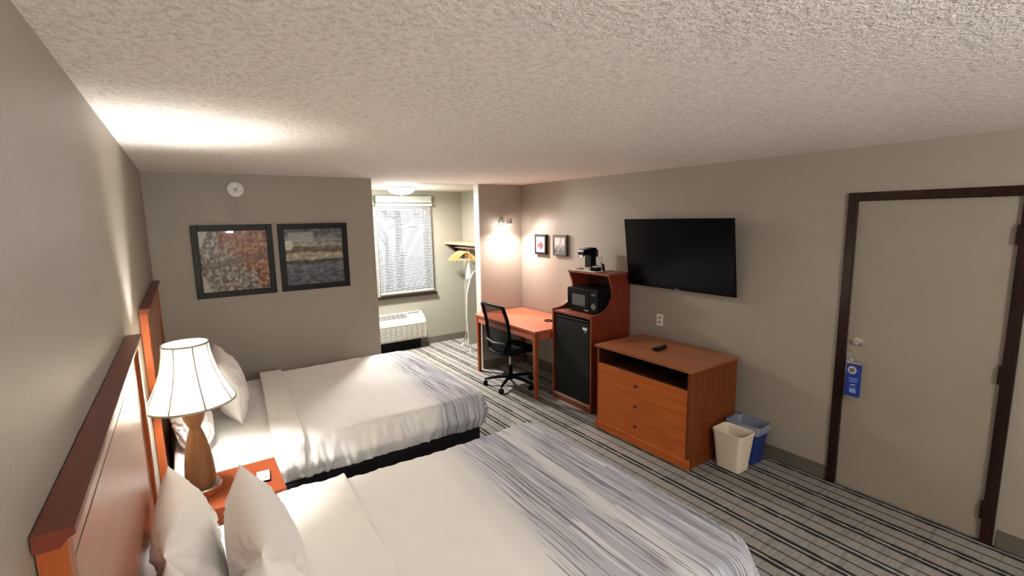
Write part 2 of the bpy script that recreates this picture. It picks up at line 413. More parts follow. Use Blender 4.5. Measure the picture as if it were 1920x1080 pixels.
def fill_uplight(x, y):  # unseen lamp added behind the camera to brighten the ceiling
    t = thing('added_uplight', 'tall uplight added unseen at the entry end as fill light', 'lamp', (x, y, 0))
    bm = new(); lathe(bm, [(0, 0), (.14, 0), (.14, .015), (.03, .03), (0, .03)], x, y, 0, 32); obj('base', bm, 'black', t, smooth=True)
    bm = new(); tube(bm, [(x, y, .03), (x, y, 1.66)], .012, 14); obj('pole', bm, 'black', t, smooth=True)
    bm = new(); lathe(bm, [(.02, 1.65), (.10, 1.69), (.17, 1.76), (.165, 1.762), (.095, 1.70), (.015, 1.662)], x, y, 0, 40, closed=True); obj('bowl_shade', bm, 'white_plastic', t, smooth=True)
    bm = new(); lathe(bm, [(0, 1.665), (.03, 1.69), (.03, 1.72), (0, 1.74)], x, y, 0, 20); obj('bulb', bm, emis('lit_fill_bulb', (1, .9, .78), 12), t, smooth='all')
    light('uplight_fill', 'POINT', (x, y, 1.76), P_UP_FILL, (1, .98, .965), t, .06)
fill_uplight(1.1, -2.1)

def table_lamp():
    x, y, z0 = .190, 2.780, .62
    t = thing('table_lamp', 'lit bedside lamp with turned wooden body and flared cream bell shade', 'lamp', (x, y, z0))
    bm = new(); lathe(bm, [(.088, .0), (.092, .004), (.092, .026), (.086, .032)], x, y, z0, 48); obj('base', bm, 'cherry', t, smooth=True)
    bm = new(); lathe(bm, [(.088, .0325), (.086, .037), (.0, .039)], x, y, z0, 48); obj('base_plate', bm, 'steel', t, smooth=True)['label'] = 'brushed metal plate on the lamp base'
    prof = [(.0, .038), (.062, .038), (.066, .06), (.066, .10), (.063, .15), (.057, .20), (.048, .25), (.038, .295), (.029, .325), (.025, .335), (.0255, .342), (.031, .355), (.043, .385), (.052, .42), (.057, .455), (.058, .485), (.056, .50), (.0, .502)]
    bm = new(); lathe(bm, prof, x, y, z0, 48); obj('body', bm, 'lamp_wood', t, smooth=True)
    bm = new(); lathe(bm, [(.0, .50), (.018, .50), (.018, .515), (.012, .53), (.012, .56), (.0, .56)], x, y, z0, 20)
    obj('socket', bm, 'steel', t, smooth=True)
    bm = new(); lathe(bm, [(0, .555), (.013, .56), (.016, .58), (.027, .61), (.030, .635), (.024, .66), (0, .672)], x, y, z0, 24)
    bulb = obj('bulb', bm, emis('lit_bulb', (1, .86, .62), 30), t, smooth='all'); bulb.visible_shadow = True
    # shade
    sm = bpy.data.materials.new('shade_fabric'); sm.use_nodes = True; q = sm.node_tree; q.nodes.clear()
    out = q.nodes.new('ShaderNodeOutputMaterial'); mx = q.nodes.new('ShaderNodeMixShader'); tr = q.nodes.new('ShaderNodeBsdfTranslucent'); df = q.nodes.new('ShaderNodeBsdfDiffuse')
    tr.inputs[0].default_value = (.95, .93, .86, 1); df.inputs[0].default_value = (.88, .87, .82, 1); mx.inputs[0].default_value = .88
    q.links.new(df.outputs[0], mx.inputs[1]); q.links.new(tr.outputs[0], mx.inputs[2])
    m2 = q.nodes.new('ShaderNodeMixShader'); tp = q.nodes.new('ShaderNodeBsdfTransparent'); m2.inputs[0].default_value = .13
    q.links.new(mx.outputs[0], m2.inputs[1]); q.links.new(tp.outputs[0], m2.inputs[2]); q.links.new(m2.outputs[0], out.inputs[0])
    zb, zt = 1.095, 1.388
    def sr(s): # s 0 bottom .. 1 top : bell flare
        return .097 + (.190-.097)*(1-s)**1.75
    bm = new(); n = 18; seg = 64
    lathe(bm, [(sr(i/n), zb-z0+(zt-zb)*i/n) for i in range(n+1)] + [(sr(i/n)-.0015, zb-z0+(zt-zb)*i/n) for i in range(n, -1, -1)], x, y, z0, seg, closed=True)
    sh = obj('lamp_shade', bm, sm, t, smooth='all')
    rib = mat('shade_piping', (.30, .27, .21), .8)
    for k in range(8):
        a = 2*PI*k/8+.28; bm = new()
        tube(bm, [(x+math.cos(a)*(sr(i/12)+.002), y+math.sin(a)*(sr(i/12)+.002), zb+(zt-zb)*i/12) for i in range(13)], .0042, 6)
        s_ = obj('piping', bm, rib, sh)
    for s, r_ in ((0, sr(0)), (1, sr(1))):
        bm = new(); lathe(bm, [(r_-.003, -.004), (r_+.003, -.004), (r_+.003, .005), (r_-.003, .005)], x, y, zb+(zt-zb)*s, seg, closed=True)
        obj('shade_trim', bm, rib, sh)
    bm = new()
    for k in range(3):
        a = 2*PI*k/3+.5; tube(bm, [(x+math.cos(a)*.012, y+math.sin(a)*.012, zt-.008), (x+math.cos(a)*(sr(1)-.002), y+math.sin(a)*(sr(1)-.002), zt-.008)], .0018, 6)
    tube(bm, curve_pts([(x, y, z0+.52), (x+.045, y, z0+.58), (x+.045, y, z0+.66), (x, y, zt-.004)]), .0015, 6); tube(bm, curve_pts([(x, y, z0+.52), (x-.045, y, z0+.58), (x-.045, y, z0+.66), (x, y, zt-.004)]), .0015, 6)
    lathe(bm, [(0, 0), (.008, 0), (.006, .014), (0, .016)], x, y, zt-.008, 14)
    obj('harp', bm, 'steel', t)
    light('bulb_light', 'POINT', (x, y, z0+.63), P_TABLE, (1, .985, .955), t, .034)
    return t
table_lamp()
def sconce():
    x, y, z = 3.705, Y2, 1.915
    t = thing('wall_spotlight', 'small chrome wall spotlight shining down over the desk', 'light', (x, y, z))
    bm = new(); lathe(bm, [(.0, 0), (.05, 0), (.05, -.012), (.042, -.02), (0, -.022)], x-.015, y, z, 28, 'y'); obj('wall_plate', bm, 'chrome', t, smooth=True)
    bm = new(); tube(bm, [(x-.015, y-.02, z), (x, y-.12, z+.01)], .008); obj('arm', bm, 'chrome', t, smooth=True)
    bm = new(); lathe(bm, [(.010, .045), (.026, .042), (.036, .015), (.041, -.03), (.038, -.03), (.032, .01), (.008, .036)], x+.005, y-.15, z+.005, 28, 'z', closed=True); obj('shade_cup', bm, 'chrome', t, smooth=True)
    bm = new(); lathe(bm, [(0, .02), (.022, .0), (.030, -.022), (.022, -.034), (0, -.038)], x+.005, y-.15, z, 24); obj('bulb', bm, emis('lit_spot_bulb', (1, .88, .78), 25), t, smooth='all')
    light('bulb_glow', 'POINT', (x+.005, y-.15, z-.03), P_SCONCE*.18, (1, .86, .80), t, .03)
    light('side_spot', 'SPOT', (x+.03, y-.19, z-.04), P_SCONCE*.32, (1, .84, .77), t, .03, Vector((.22, -.75, -.62)).to_track_quat('-Z', 'Y').to_euler(), spot_size=R(150), spot_blend=1.0)
    light('spot_light', 'SPOT', (x+.005, y-.15, z-.05), P_SCONCE*2.3, (1, .80, .73), t, .02, (R(-10), R(4), 0), spot_size=R(158), spot_blend=1.0)
sconce()

# ------------------------------------------------------------------ bed linen shapes
def smoothstep(a, b, x):
    t = min(max((x-a)/(b-a), 0), 1); return t*t*(3-2*t)
def drape(x0, x1, y0, y1, ztop, hem, name, m, parent=None, off=0.0, foot=True, far=True, fold=None, rb=.075, rc=.16, seed=1, step=.0115, puff=.012, amp=.026):
    """a cloth over a bed: from x0 (head, open edge) to x1 (foot), y0 near .. y1 far; hem = drop on the sides.
       fold=(xa_near, xa_far, xb_near, xb_far) keeps just a band."""
    ins = rc
    bm = new(); uvl = bm.loops.layers.uv.new('UVMap')
    arc = rb*PI/2; L = (ins-rb)+arc+hem
    xa = x0; xb = x1-ins; ya = y0+ins; yb = y1-ins
    nu = int((xb-xa)/step); nl = int(L/step)
    us = [xa+(xb-xa)*i/nu for i in range(nu+1)] + ([xb+L*i/nl for i in range(1, nl+1)] if foot else [])
    nv = int((yb-ya)/step)
    vs = [ya-L*(nl-i)/nl for i in range(nl)] + [ya+(yb-ya)*i/nv for i in range(nv+1)] + ([yb+L*i/nl for i in range(1, nl+1)] if far else [])
    def prof(e):
        f = ins-rb
        if e <= f: return e, 0
        if e <= f+arc:
            a = (e-f)/rb; return f+math.sin(a)*rb, -(1-math.cos(a))*rb
        d = e-f-arc
        return ins+.03*d, -rb-d
    grid = []
    for u in us:
        row = []
        for v in vs:
            uu, vv = u, v
            if fold:
                t = (v-y0)/(y1-y0); a_ = fold[0]+(fold[1]-fold[0])*t; b_ = fold[2]+(fold[3]-fold[2])*t
                k = (u-x0)/(x1-x0); uu = a_+(b_-a_)*k
            eu = max(0, uu-xb) if (foot and not fold) else 0; ev = (v-yb) if v > yb else ((ya-v) if v < ya else 0)
            sg = 1 if v > yb else -1
            e = max(eu, ev)
            if eu > 0 and ev > 0: a = math.atan2(ev, eu)
            elif ev > 0: a = PI/2
            else: a = 0
            o_, dz = prof(e)
            nx, ny = (math.cos(a), sg*math.sin(a)) if e > 0 else (0, 0)
            px = min(uu, xb)+nx*o_ if eu > 0 or fold is None else uu
            if fold: px = uu
            py = min(max(v, ya), yb)+ny*o_
            # folds hanging from the edge
            hang = smoothstep(ins*.3, ins+.12, e)
            s = (px if a > PI/4 or eu == 0 else py)
            s = s + .6*py*(eu > 0)
            g = (1-abs(noise.noise(Vector((s*9+e*1.5, seed*7.1, e*2.2)))*2.2))*.8+(1-abs(noise.noise(Vector((s*21-e*2.5, seed*3.3, e*3.0)))*2.2))*.55
            g = max(g-.95, -1.0)
            big = noise.noise(Vector((px*2.2, py*2.2, seed)))
            crz = noise.noise(Vector((px*8+py*2.2, py*2.0, seed+5)))+(1.6 if fold else .5)*(.35-abs(noise.noise(Vector((px*10+py*3.5+2*noise.noise(Vector((px*2, py*2, 3))), py*1.3, seed+8)))))
            z = ztop+dz+off+puff*big+.004*crz*(1-hang)
            if e > ins+.02: z += 0
            amp_ = amp*(.3 if a < PI/4 and eu > 0 else 1)
            out = amp_*g*hang + off
            px += nx*out; py += ny*out
            z += .15*amp*g*smoothstep(0, .12, e)*(1-smoothstep(ins, ins+.1, e))
            # plump lower edge on the hanging side
            if hem > .1: 
                q_ = smoothstep(ins+.02, L, e); out2 = .028*math.sin(q_*PI)
                px += nx*out2; py += ny*out2
            # broad crease lines on top, across the bed
            row.append((bm.verts.new((px, py, z)), u if not fold else uu, v))
        grid.append(row)
    for i in range(len(us)-1):
        for j in range(len(vs)-1):
            q4 = (grid[i][j], grid[i+1][j], grid[i+1][j+1], grid[i][j+1])
            f = bm.faces.new([q[0] for q in q4])
            for lp, q in zip(f.loops, q4): lp[uvl].uv = (q[1], q[2])
    o = obj(name, bm, m, parent, smooth='all')
    s = o.modifiers.new('solid', 'SOLIDIFY'); s.thickness = .008; s.offset = -1
    return o

def mattress_shape(bm, x0, x1, y0, y1, z0, z1, r=.05):
    box(bm, x0, x1, y0, y1, z0, z1)
    bmesh.ops.bevel(bm, geom=[e for e in bm.edges], offset=r, segments=5, profile=.6, affect='EDGES')
def build_bed(y0, y1, duvet, lab_bed, lab_dv, seed, fold):
    x0, x1 = .062, 2.05
    b = thing('bed', lab_bed, 'bed', ((x0+x1)/2, (y0+y1)/2, 0), 'beds against the left wall')
    obj('bed_base', B((x0, x1-.02, y0+.03, y1-.03, .0, .335)), 'bedskirt', b, bevel=.01)['label'] = 'black bed base'
    bm = new(); mattress_shape(bm, x0, x1, y0+.02, y1-.02, .336, .600); obj('mattress', bm, 'linen', b, smooth=True)
    # flat sheet hanging over the side near the head
    dv = drape((fold[0]+fold[2])/2, x1+.055, y0-.035, y1+.035, .622, .17, 'duvet', duvet, seed=seed)
    dv.location = (0, 0, 0); tag(dv, lab_dv, 'bedspread')
    drape(fold[0], fold[2], y0-.036, y1+.036, .622, .17, 'turned_down_band', 'linen', dv, off=.020, foot=False, fold=fold, seed=seed+9, puff=.012, amp=.030)
    return b
build_bed(3.10, 4.70, M['duvet_far'], 'bed behind the table lamp, beside the wall with two pictures', 'white bedspread with grey striped foot on the bed farther from the camera', 3, (.56, .69, .90, 1.02))
build_bed(.935, 2.478, M['duvet_near'], 'nearest bed, in the bottom foreground beside the dresser aisle', 'white bedspread with grey violet striped foot on the nearest bed', 1, (.485, .495, .93, 1.0))

def pillow(name_label, cx, cy, cz, L, Hh, Th, lean, seed, yaw=0, group='bed pillows'):
    """standing on its long side: L along y, Hh tall, Th thick; leans back towards -x"""
    bm = new(); n = 72; k = 56
    side = {}
    def outline(u, v):
        px = u*(1-.075*(1-v*v)*(abs(u)**3)); pz = v*(1-.07*(1-u*u)*(abs(v)**3)); return px, pz
    for sgn in (1, -1):
        for i in range(n+1):
            for j in range(k+1):
                u = math.sin((i/n*2-1)*PI/2); v = math.sin((j/k*2-1)*PI/2)
                edge = i in (0, n) or j in (0, k)
                if edge and sgn == -1: side[(sgn, i, j)] = side[(1, i, j)]; continue
                px, pz = outline(u, v)
                t = ((1-u**2)**.62*(1-v**2)**.45)
                sag = 1.0-.10*v
                d = Th/2*t*sag
                if not edge:
                    # creases running in from the corners and seams
                    acc = 0
                    for ci, (cu, cv) in enumerate(((1, 1), (1, -1), (-1, 1), (-1, -1))):
                        du, dv = (u-cu*1.15)*L/Hh, v-cv*1.15; rr = math.hypot(du, dv); th = math.atan2(dv, du)
                        th += .25*noise.noise(Vector((u*2, v*2, seed+ci)))
                        acc += (.42-abs(noise.noise(Vector((th*5.5, rr*.9+ci*5, seed*2.3+sgn))))*1.5)*max(0, 1-rr/1.9)*.085
                        acc += (.3-abs(noise.noise(Vector((th*12, rr*1.6+ci*3, seed*4.1+sgn)))))*max(0, 1-rr/1.6)*.075
                    low = noise.noise(Vector((u*1.6, v*1.6, seed*3.1+sgn)))*.012
                    d += (acc+low)*min(1, t*1.5)**1.6
                p = Vector((sgn*d, px*L/2, pz*Hh/2))
                side[(sgn, i, j)] = bm.verts.new(p)
    for sgn in (1, -1):
        for i in range(n):
            for j in range(k):
                q4 = [side[(sgn, a, b)] for a, b in ((i, j), (i+1, j), (i+1, j+1), (i, j+1))]
                if len(set(q4)) == 4: bm.faces.new(q4)
    mtx = Matrix.Translation((cx, cy, cz)) @ Matrix.Rotation(yaw, 4, 'Z') @ Matrix.Rotation(lean, 4, 'Y')
    bmesh.ops.transform(bm, matrix=mtx, verts=bm.verts)
    o = obj('pillow', bm, 'pillow', smooth='all'); tag(o, name_label, 'pillow', group)
    return o
LN = R(-9)
pillow('white pillow against the headboard of the nearest bed, on the lamp side', .142, 1.99, .800, .66, .40, .180, R(-15), 1)
pillow('white pillow standing in front of another, nearest bed, lamp side', .365, 1.82, .800, .66, .40, .235, R(-10), 2)
pillow('white pillow at the bottom edge of the picture, against the nearest headboard', .150, 1.31, .800, .66, .40, .195, R(-15), 3)
pillow('white pillow behind the lamp neck, against the far headboard', .165, 3.50, .815, .62, .42, .21, R(-11), 4)
pillow('white pillow right of the lampshade on the far bed', .40, 3.92, .835, .66, .45, .22, R(-12), 5)

def headboard(y0, y1, label):
    t = thing('headboard', label, 'headboard', (0.02, (y0+y1)/2, .35))
    zt = 1.497
    obj('panel', B((.003, .024, y0+.01, y1-.01, .35, zt)), 'headboard', t, bevel=.002)
    bm = new(); prism(bm, [(.003, zt), (.034, zt), (.040, zt+.010), (.052, zt+.016), (.052, zt+.028), (.003, zt+.028)], y0-.012, y1+.012, 'y'); obj('top_cap', bm, 'headboard_cap', t)
    for ya, yb in ((y0, y0+.045), (y1-.045, y1)):
        bm = new(); prism(bm, [(.003, ya), (.034, ya), (.038, ya+.006), (.038, yb-.006), (.034, yb), (.003, yb)], .35, zt, 'z'); obj('stile', bm, 'cherry_z', t)
    bm = new(); a, b, z0, z1 = y0+.10, y1-.10, .45, zt-.085; X = .0245
    box(bm, .0238, X, a, b, z1, z1+.005); box(bm, .0238, X, a, b, z0, z0+.005); box(bm, .0238, X, a, a+.005, z0, z1); box(bm, .0238, X, b-.005, b, z0, z1)
    obj('inlay_line', bm, 'groove', t)['label'] = 'thin dark inlay line around the panel'
headboard(.925, 2.435, 'cherry headboard of the nearest bed, with dark top ledge')
headboard(3.165, 4.70, 'cherry headboard behind the table lamp, far bed')

def nightstand():
    x0, x1, y0, y1, z = .035, .548, 2.556, 2.952, .62
    t = thing('nightstand', 'cherry nightstand between the two beds carrying the lamp', 'nightstand', ((x0+x1)/2, (y0+y1)/2, 0))
    obj('top', B((x0, x1, y0, y1, z-.025, z)), 'nightstand_top', t, bevel=.004)
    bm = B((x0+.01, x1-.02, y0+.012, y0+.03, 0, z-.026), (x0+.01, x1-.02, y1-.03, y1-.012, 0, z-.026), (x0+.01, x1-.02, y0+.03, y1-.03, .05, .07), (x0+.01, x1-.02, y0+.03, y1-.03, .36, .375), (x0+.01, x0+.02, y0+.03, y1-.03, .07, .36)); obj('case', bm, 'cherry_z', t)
    d = obj('drawer', B((x1-.03, x1-.012, y0+.035, y1-.035, .385, .585)), 'cherry', t, bevel=.003)
    bm = new(); lathe(bm, [(.006, -.001), (.006, .012), (.014, .018), (.012, .026), (0, .028)], x1-.012, (y0+y1)/2, .49, 20, 'x'); obj('knob', bm, 'dark_knob', d, smooth=True)
nightstand()
def card():
    t = thing('tent_card', 'small white printed card lying on the nightstand', 'card', (.463, 2.735, .621))
    Mx = Matrix.Translation((.463, 2.735, .621)) @ Matrix.Rotation(R(-6), 4, 'Z')
    bm = B((-.034, .034, -.058, .058, 0, .009)); bmesh.ops.transform(bm, matrix=Mx, verts=bm.verts); obj('holder', bm, 'black', t)
    bm = B((-.031, .031, -.055, .055, .0092, .0112)); bmesh.ops.transform(bm, matrix=Mx, verts=bm.verts); obj('paper', bm, mat('card_paper', (.82, .84, .86), .6), t)
    bm = B((-.020, .020, .005, .035, .0113, .0117)); bmesh.ops.transform(bm, matrix=Mx, verts=bm.verts); obj('printed_patch', bm, mat('pale_cyan_ink', (.45, .72, .80), .6), t)
    bm = B((.008, .018, -.034, -.024, .0113, .0117)); bmesh.ops.transform(bm, matrix=Mx, verts=bm.verts); obj('printed_mark', bm, 'black', t)
card()
# outlet beside the lamp
def plate(name, label, cat, loc, facing, slots=True, h=.115, w_=.075):
    x, y, z = loc; s = facing
    t = thing(name, label, cat, loc)
    obj('face_plate', B((min(x, x+s*.006), max(x, x+s*.006), y-w_/2, y+w_/2, z-h/2, z+h/2)), 'white_plastic', t, bevel=.002)
    for dz in (-.022, .022):
        a, b = sorted((x+s*.006, x+s*.008)); o = obj('socket', B((a, b, y-.017, y+.017, z+dz-.014, z+dz+.014)), 'offwhite', t, bevel=.001)
        a, b = sorted((x+s*.0078, x+s*.0084)); obj('slots', B((a, b, y-.008, y-.005, z+dz-.006, z+dz+.006), (a, b, y+.005, y+.008, z+dz-.006, z+dz+.006)), 'black', o)
plate('wall_outlet', 'white wall outlet between the headboards left of the lamp', 'outlet', (.001, 2.84, 1.08), 1)
plate('wall_outlet', 'white wall outlet above the dresser below the television', 'outlet', (W-.001, 2.99, .955), -1)

# ------------------------------------------------------------------ pictures
def art_rust():
    m = mat('rust_collage_print', (.4, .3, .25), .3, Specular_IOR_Level=.2); q = N(m); v = q.coords('Object')
    sp = q.n('ShaderNodeSeparateXYZ'); q.l(v, sp.inputs[0]); x, z = sp.outputs[0], sp.outputs[2]
    n1 = q.noise(v, 9, 6, .7); n2 = q.noise(v, 26, 6, .75); n3 = q.noise(q.coords('Object', (1, 1, 5)), 3.5, 4)
    gray = q.ramp(n2, [(.36, (.03, .025, .02)), (.46, (.17, .14, .11)), (.56, (.36, .33, .28)), (.68, (.55, .52, .47))])
    rust = q.ramp(n2, [(.36, (.045, .014, .009)), (.46, (.20, .065, .035)), (.55, (.34, .15, .08)), (.65, (.48, .36, .24))])
    mask = q.math('ADD', q.math('MULTIPLY', x, 2.6), q.math('ADD', q.math('MULTIPLY', z, 2.0), q.math('MULTIPLY', q.math('SUBTRACT', n1, .5), 2.4)))
    mask = q.math('GREATER_THAN', mask, .08)
    c = q.mix(q.math('MULTIPLY', mask, .9), gray, rust)
    band = q.math('MULTIPLY', q.math('LESS_THAN', q.math('ABSOLUTE', q.math('ADD', z, q.math('MULTIPLY', x, -.18))), q.math('MULTIPLY', n3, .05)), q.math('MULTIPLY', n2, 1.1))
    c = q.mix(band, c, (.10, .09, .07))
    corner = q.math('GREATER_THAN', q.math('SUBTRACT', q.math('ABSOLUTE', z), q.math('MULTIPLY', q.math('ADD', x, .245), 2.4)), .14)
    corner = q.math('MULTIPLY', corner, q.math('LESS_THAN', x, -.17))
    c = q.mix(q.math('MULTIPLY', corner, .8), c, (.50, .46, .42))
    q.l(c, q.b.inputs['Base Color']); q.b.inputs['Coat Weight'].default_value = .10; q.b.inputs['Coat Roughness'].default_value = .02
    return m
def art_grey():
    m = mat('grey_landscape_print', (.3, .3, .3), .3, Specular_IOR_Level=.2); q = N(m); v = q.coords('Object')
    sp = q.n('ShaderNodeSeparateXYZ'); q.l(v, sp.inputs[0]); x, z = sp.outputs[0], sp.outputs[2]
    n2 = q.noise(q.coords('Object', (1, 1, 2.2)), 15, 6, .72); n1 = q.noise(v, 5, 3)
    t = q.math('ADD', q.math('ADD', z, .27), q.math('MULTIPLY', q.math('SUBTRACT', n1, .5), .07))
    c = q.ramp(q.math('DIVIDE', t, .54), [(.0, (.13, .13, .14)), (.18, (.12, .13, .16)), (.36, (.17, .17, .19)), (.43, (.06, .055, .05)), (.47, (.42, .39, .28)), (.55, (.40, .37, .27)), (.60, (.14, .11, .09)), (.66, (.18, .15, .12)), (.70, (.38, .36, .28)), (.78, (.28, .29, .27)), (.9, (.16, .17, .18)), (1, (.10, .11, .12))])
    g = q.ramp(n2, [(.35, (.25, .25, .25)), (.5, (.8, .8, .8)), (.65, (1.6, 1.55, 1.45))])
    c = q.mix(.85, c, g, 'MULTIPLY')
    blk = q.math('MULTIPLY', q.math('LESS_THAN', q.math('ABSOLUTE', q.math('ADD', x, .12)), .11), q.math('LESS_THAN', q.math('ABSOLUTE', q.math('SUBTRACT', z, .19)), .045))
    c = q.mix(q.math('MULTIPLY', blk, .45), c, (.50, .50, .46))
    d2 = q.math('ADD', q.math('POWER', q.math('ADD', x, .24), 2), q.math('POWER', q.math('SUBTRACT', z, .115), 2))
    c = q.mix(q.math('MULTIPLY', q.math('LESS_THAN', d2, .0022), .8), c, (.62, .60, .52))
    q.l(c, q.b.inputs['Base Color']); q.b.inputs['Coat Weight'].default_value = .10; q.b.inputs['Coat Roughness'].default_value = .02
    return m
def big_picture(x0, m, label):
    z0, z1, s = 1.312, 1.948, .632; cx = x0+s/2; cz = (z0+z1)/2
    t = thing('framed_picture', label, 'picture', (cx, Y1-.001, cz), 'two large pictures on the far wall')
    f = .052; yb, ya = Y1-.001, Y1-.030; bm = new()
    for i, (a, b, c_, d) in enumerate(((x0, x0+f, z0, z1), (x0+s-f, x0+s, z0, z1), (x0+f, x0+s-f, z0, z0+f), (x0+f, x0+s-f, z1-f, z1))): box(bm, a, b, ya, yb, c_, d)
    obj('frame', bm, 'frame_black', t, bevel=.003)
    bm = B((-s/2+f, s/2-f, -.004, .004, -(z1-z0)/2+f, (z1-z0)/2-f))
    o = obj('print', bm, m, None); o.location = (cx, Y1-.018, cz); o.parent = t; o.matrix_parent_inverse = Matrix.Translation(t.location).inverted()
M['frame_black'] = mat('black_picture_frame', (.009, .008, .007), .4, Specular_IOR_Level=.2)
big_picture(.293, art_rust(), 'large black framed print in rust and grey, left one')
big_picture(.971, art_grey(), 'large black framed print of grey and beige landscape bands, right one')
def art_small(kind):
    m = mat('small_print_'+kind, (.8, .75, .75), .3); q = N(m); v = q.coords('Object')
    sp = q.n('ShaderNodeSeparateXYZ'); q.l(v, sp.inputs[0]); y, z = sp.outputs[1], sp.outputs[2]
    n = q.noise(v, 22, 5, .7)
    if kind == 'red':
        d = q.math('ADD', q.math('POWER', q.math('DIVIDE', q.math('ADD', y, -.0), .065), 2), q.math('POWER', q.math('DIVIDE', q.math('ADD', z, .015), .055), 2))
        k = q.math('ADD', d, q.math('MULTIPLY', q.math('SUBTRACT', n, .5), 4.5))
        c = q.ramp(k, [(.2, (.20, .015, .03)), (.5, (.45, .06, .10)), (.8, (.62, .30, .34)), (1, (.72, .64, .64))])
    else:
        k = q.math('ADD', q.math('MULTIPLY', z, 6), q.math('MULTIPLY', n, 1.4))
        c = q.ramp(k, [(.15, (.06, .08, .09)), (.4, (.16, .19, .20)), (.62, (.34, .36, .37)), (.85, (.66, .62, .62))])
        dd = q.math('ADD', q.math('ABSOLUTE', q.math('ADD', y, q.math('MULTIPLY', z, .4))), q.math('MULTIPLY', q.math('SUBTRACT', n, .5), .03))
        c = q.mix(q.math('MULTIPLY', q.math('LESS_THAN', dd, .014), .6), c, (.25, .23, .25))
    q.l(c, q.b.inputs['Base Color']); return m
def small_picture(y0, y1, m, fm, label):
    z0, z1, d = 1.50, 1.752, .032; t = thing('framed_picture', label, 'picture', (W-.001, (y0+y1)/2, (z0+z1)/2), 'two small pictures over the desk')
    f = .03; bm = new(); a_, b_ = W-.001-d, W-.001
    for a, b, c_, e in ((y0, y0+f, z0, z1), (y1-f, y1, z0, z1), (y0+f, y1-f, z0, z0+f), (y0+f, y1-f, z1-f, z1)): box(bm, a_, b_, a, b, c_, e)
    obj('frame', bm, fm, t, bevel=.002)
    bm = B((-.004, .004, -(y1-y0)/2+f, (y1-y0)/2-f, -(z1-z0)/2+f, (z1-z0)/2-f)); o = obj('print', bm, m)
    o.location = (W-d+.006, (y0+y1)/2, (z0+z1)/2); o.parent = t; o.matrix_parent_inverse = Matrix.Translation(t.location).inverted()
small_picture(4.735, 4.965, art_small('red'), 'frame_black', 'small black framed print of a red flower, left of the pair')
small_picture(4.345, 4.598, art_small('grey'), mat('grey_frame', (.05, .048, .045), .35), 'small dark framed print of grey foliage, right of the pair')
def smoke():
    x, y, z = .661, Y1-.001, 2.258; t = thing('smoke_detector', 'round white smoke detector high on the far wall', 'smoke detector', (x, y, z))
    bm = new(); lathe(bm, [(.069, 0), (.069, -.016), (.062, -.030), (.045, -.036), (.040, -.034), (0, -.035)], x, y, z, 40, 'y'); obj('housing', bm, 'white_plastic', t, smooth=True)
    bm = new(); lathe(bm, [(.018, -.034), (.018, -.0365), (0, -.0375)], x, y, z-.002, 24, 'y'); obj('test_button', bm, 'offwhite', t, smooth=True)
    bm = new(); lathe(bm, [(.004, -.036), (0, -.038)], x+.022, y, z+.03, 10, 'y'); obj('vent_hole', bm, 'black', t)
smoke()

# ------------------------------------------------------------------ television
def tv():
    yl, yr = 3.334, 2.183; top = Vector((W-.152, 0, 1.932)); bot = Vector((W-.070, 0, 1.282))
    t = thing('television', 'flat black television tilted forward on the right wall', 'television', (W-.06, (yl+yr)/2, 1.6))
    up = (top-bot); hh = up.length; up.normalize(); nrm = Vector((-up.z, 0, up.x)) # faces -x
    def place(bm):
        mt = Matrix.Identity(4)
        mt.col[0] = (*(-nrm), 0); mt.col[1] = (0, 1, 0, 0); mt.col[2] = (*up, 0); mt.col[3] = (bot.x, (yl+yr)/2, bot.z, 1)
        bmesh.ops.transform(bm, matrix=mt, verts=bm.verts); return bm
    hw = (yl-yr)/2; b = .009
    bm = new()
    for a in ((-hw, -hw+b, 0, hh), (hw-b, hw, 0, hh), (-hw+b, hw-b, hh-b, hh), (-hw+b, hw-b, 0, .016)): box(bm, 0, .016, *a)
    obj('bezel', place(bm), 'black', t, bevel=.001)
    obj('screen', place(B((.003, .012, -hw+b, hw-b, .016, hh-b))), 'screen', t)
    bm = new(); box(bm, .012, .022, -hw+.01, hw-.01, .008, hh-.008); box(bm, .022, .045, -hw*.55, hw*.55, .06, hh*.6)
    obj('back_shell', place(bm), 'black', t)
    obj('maker_mark', B((bot.x-.0012, bot.x-.0004, (yl+yr)/2-.022, (yl+yr)/2+.022, bot.z+.006, bot.z+.011)), 'steel', t)
    bm = B((W-.03, W-.002, 2.60, 2.92, 1.48, 1.70), (W-.075, W-.03, 2.64, 2.67, 1.50, 1.66), (W-.075, W-.03, 2.85, 2.88, 1.50, 1.66)); obj('wall_bracket', bm, 'black', t)
tv()

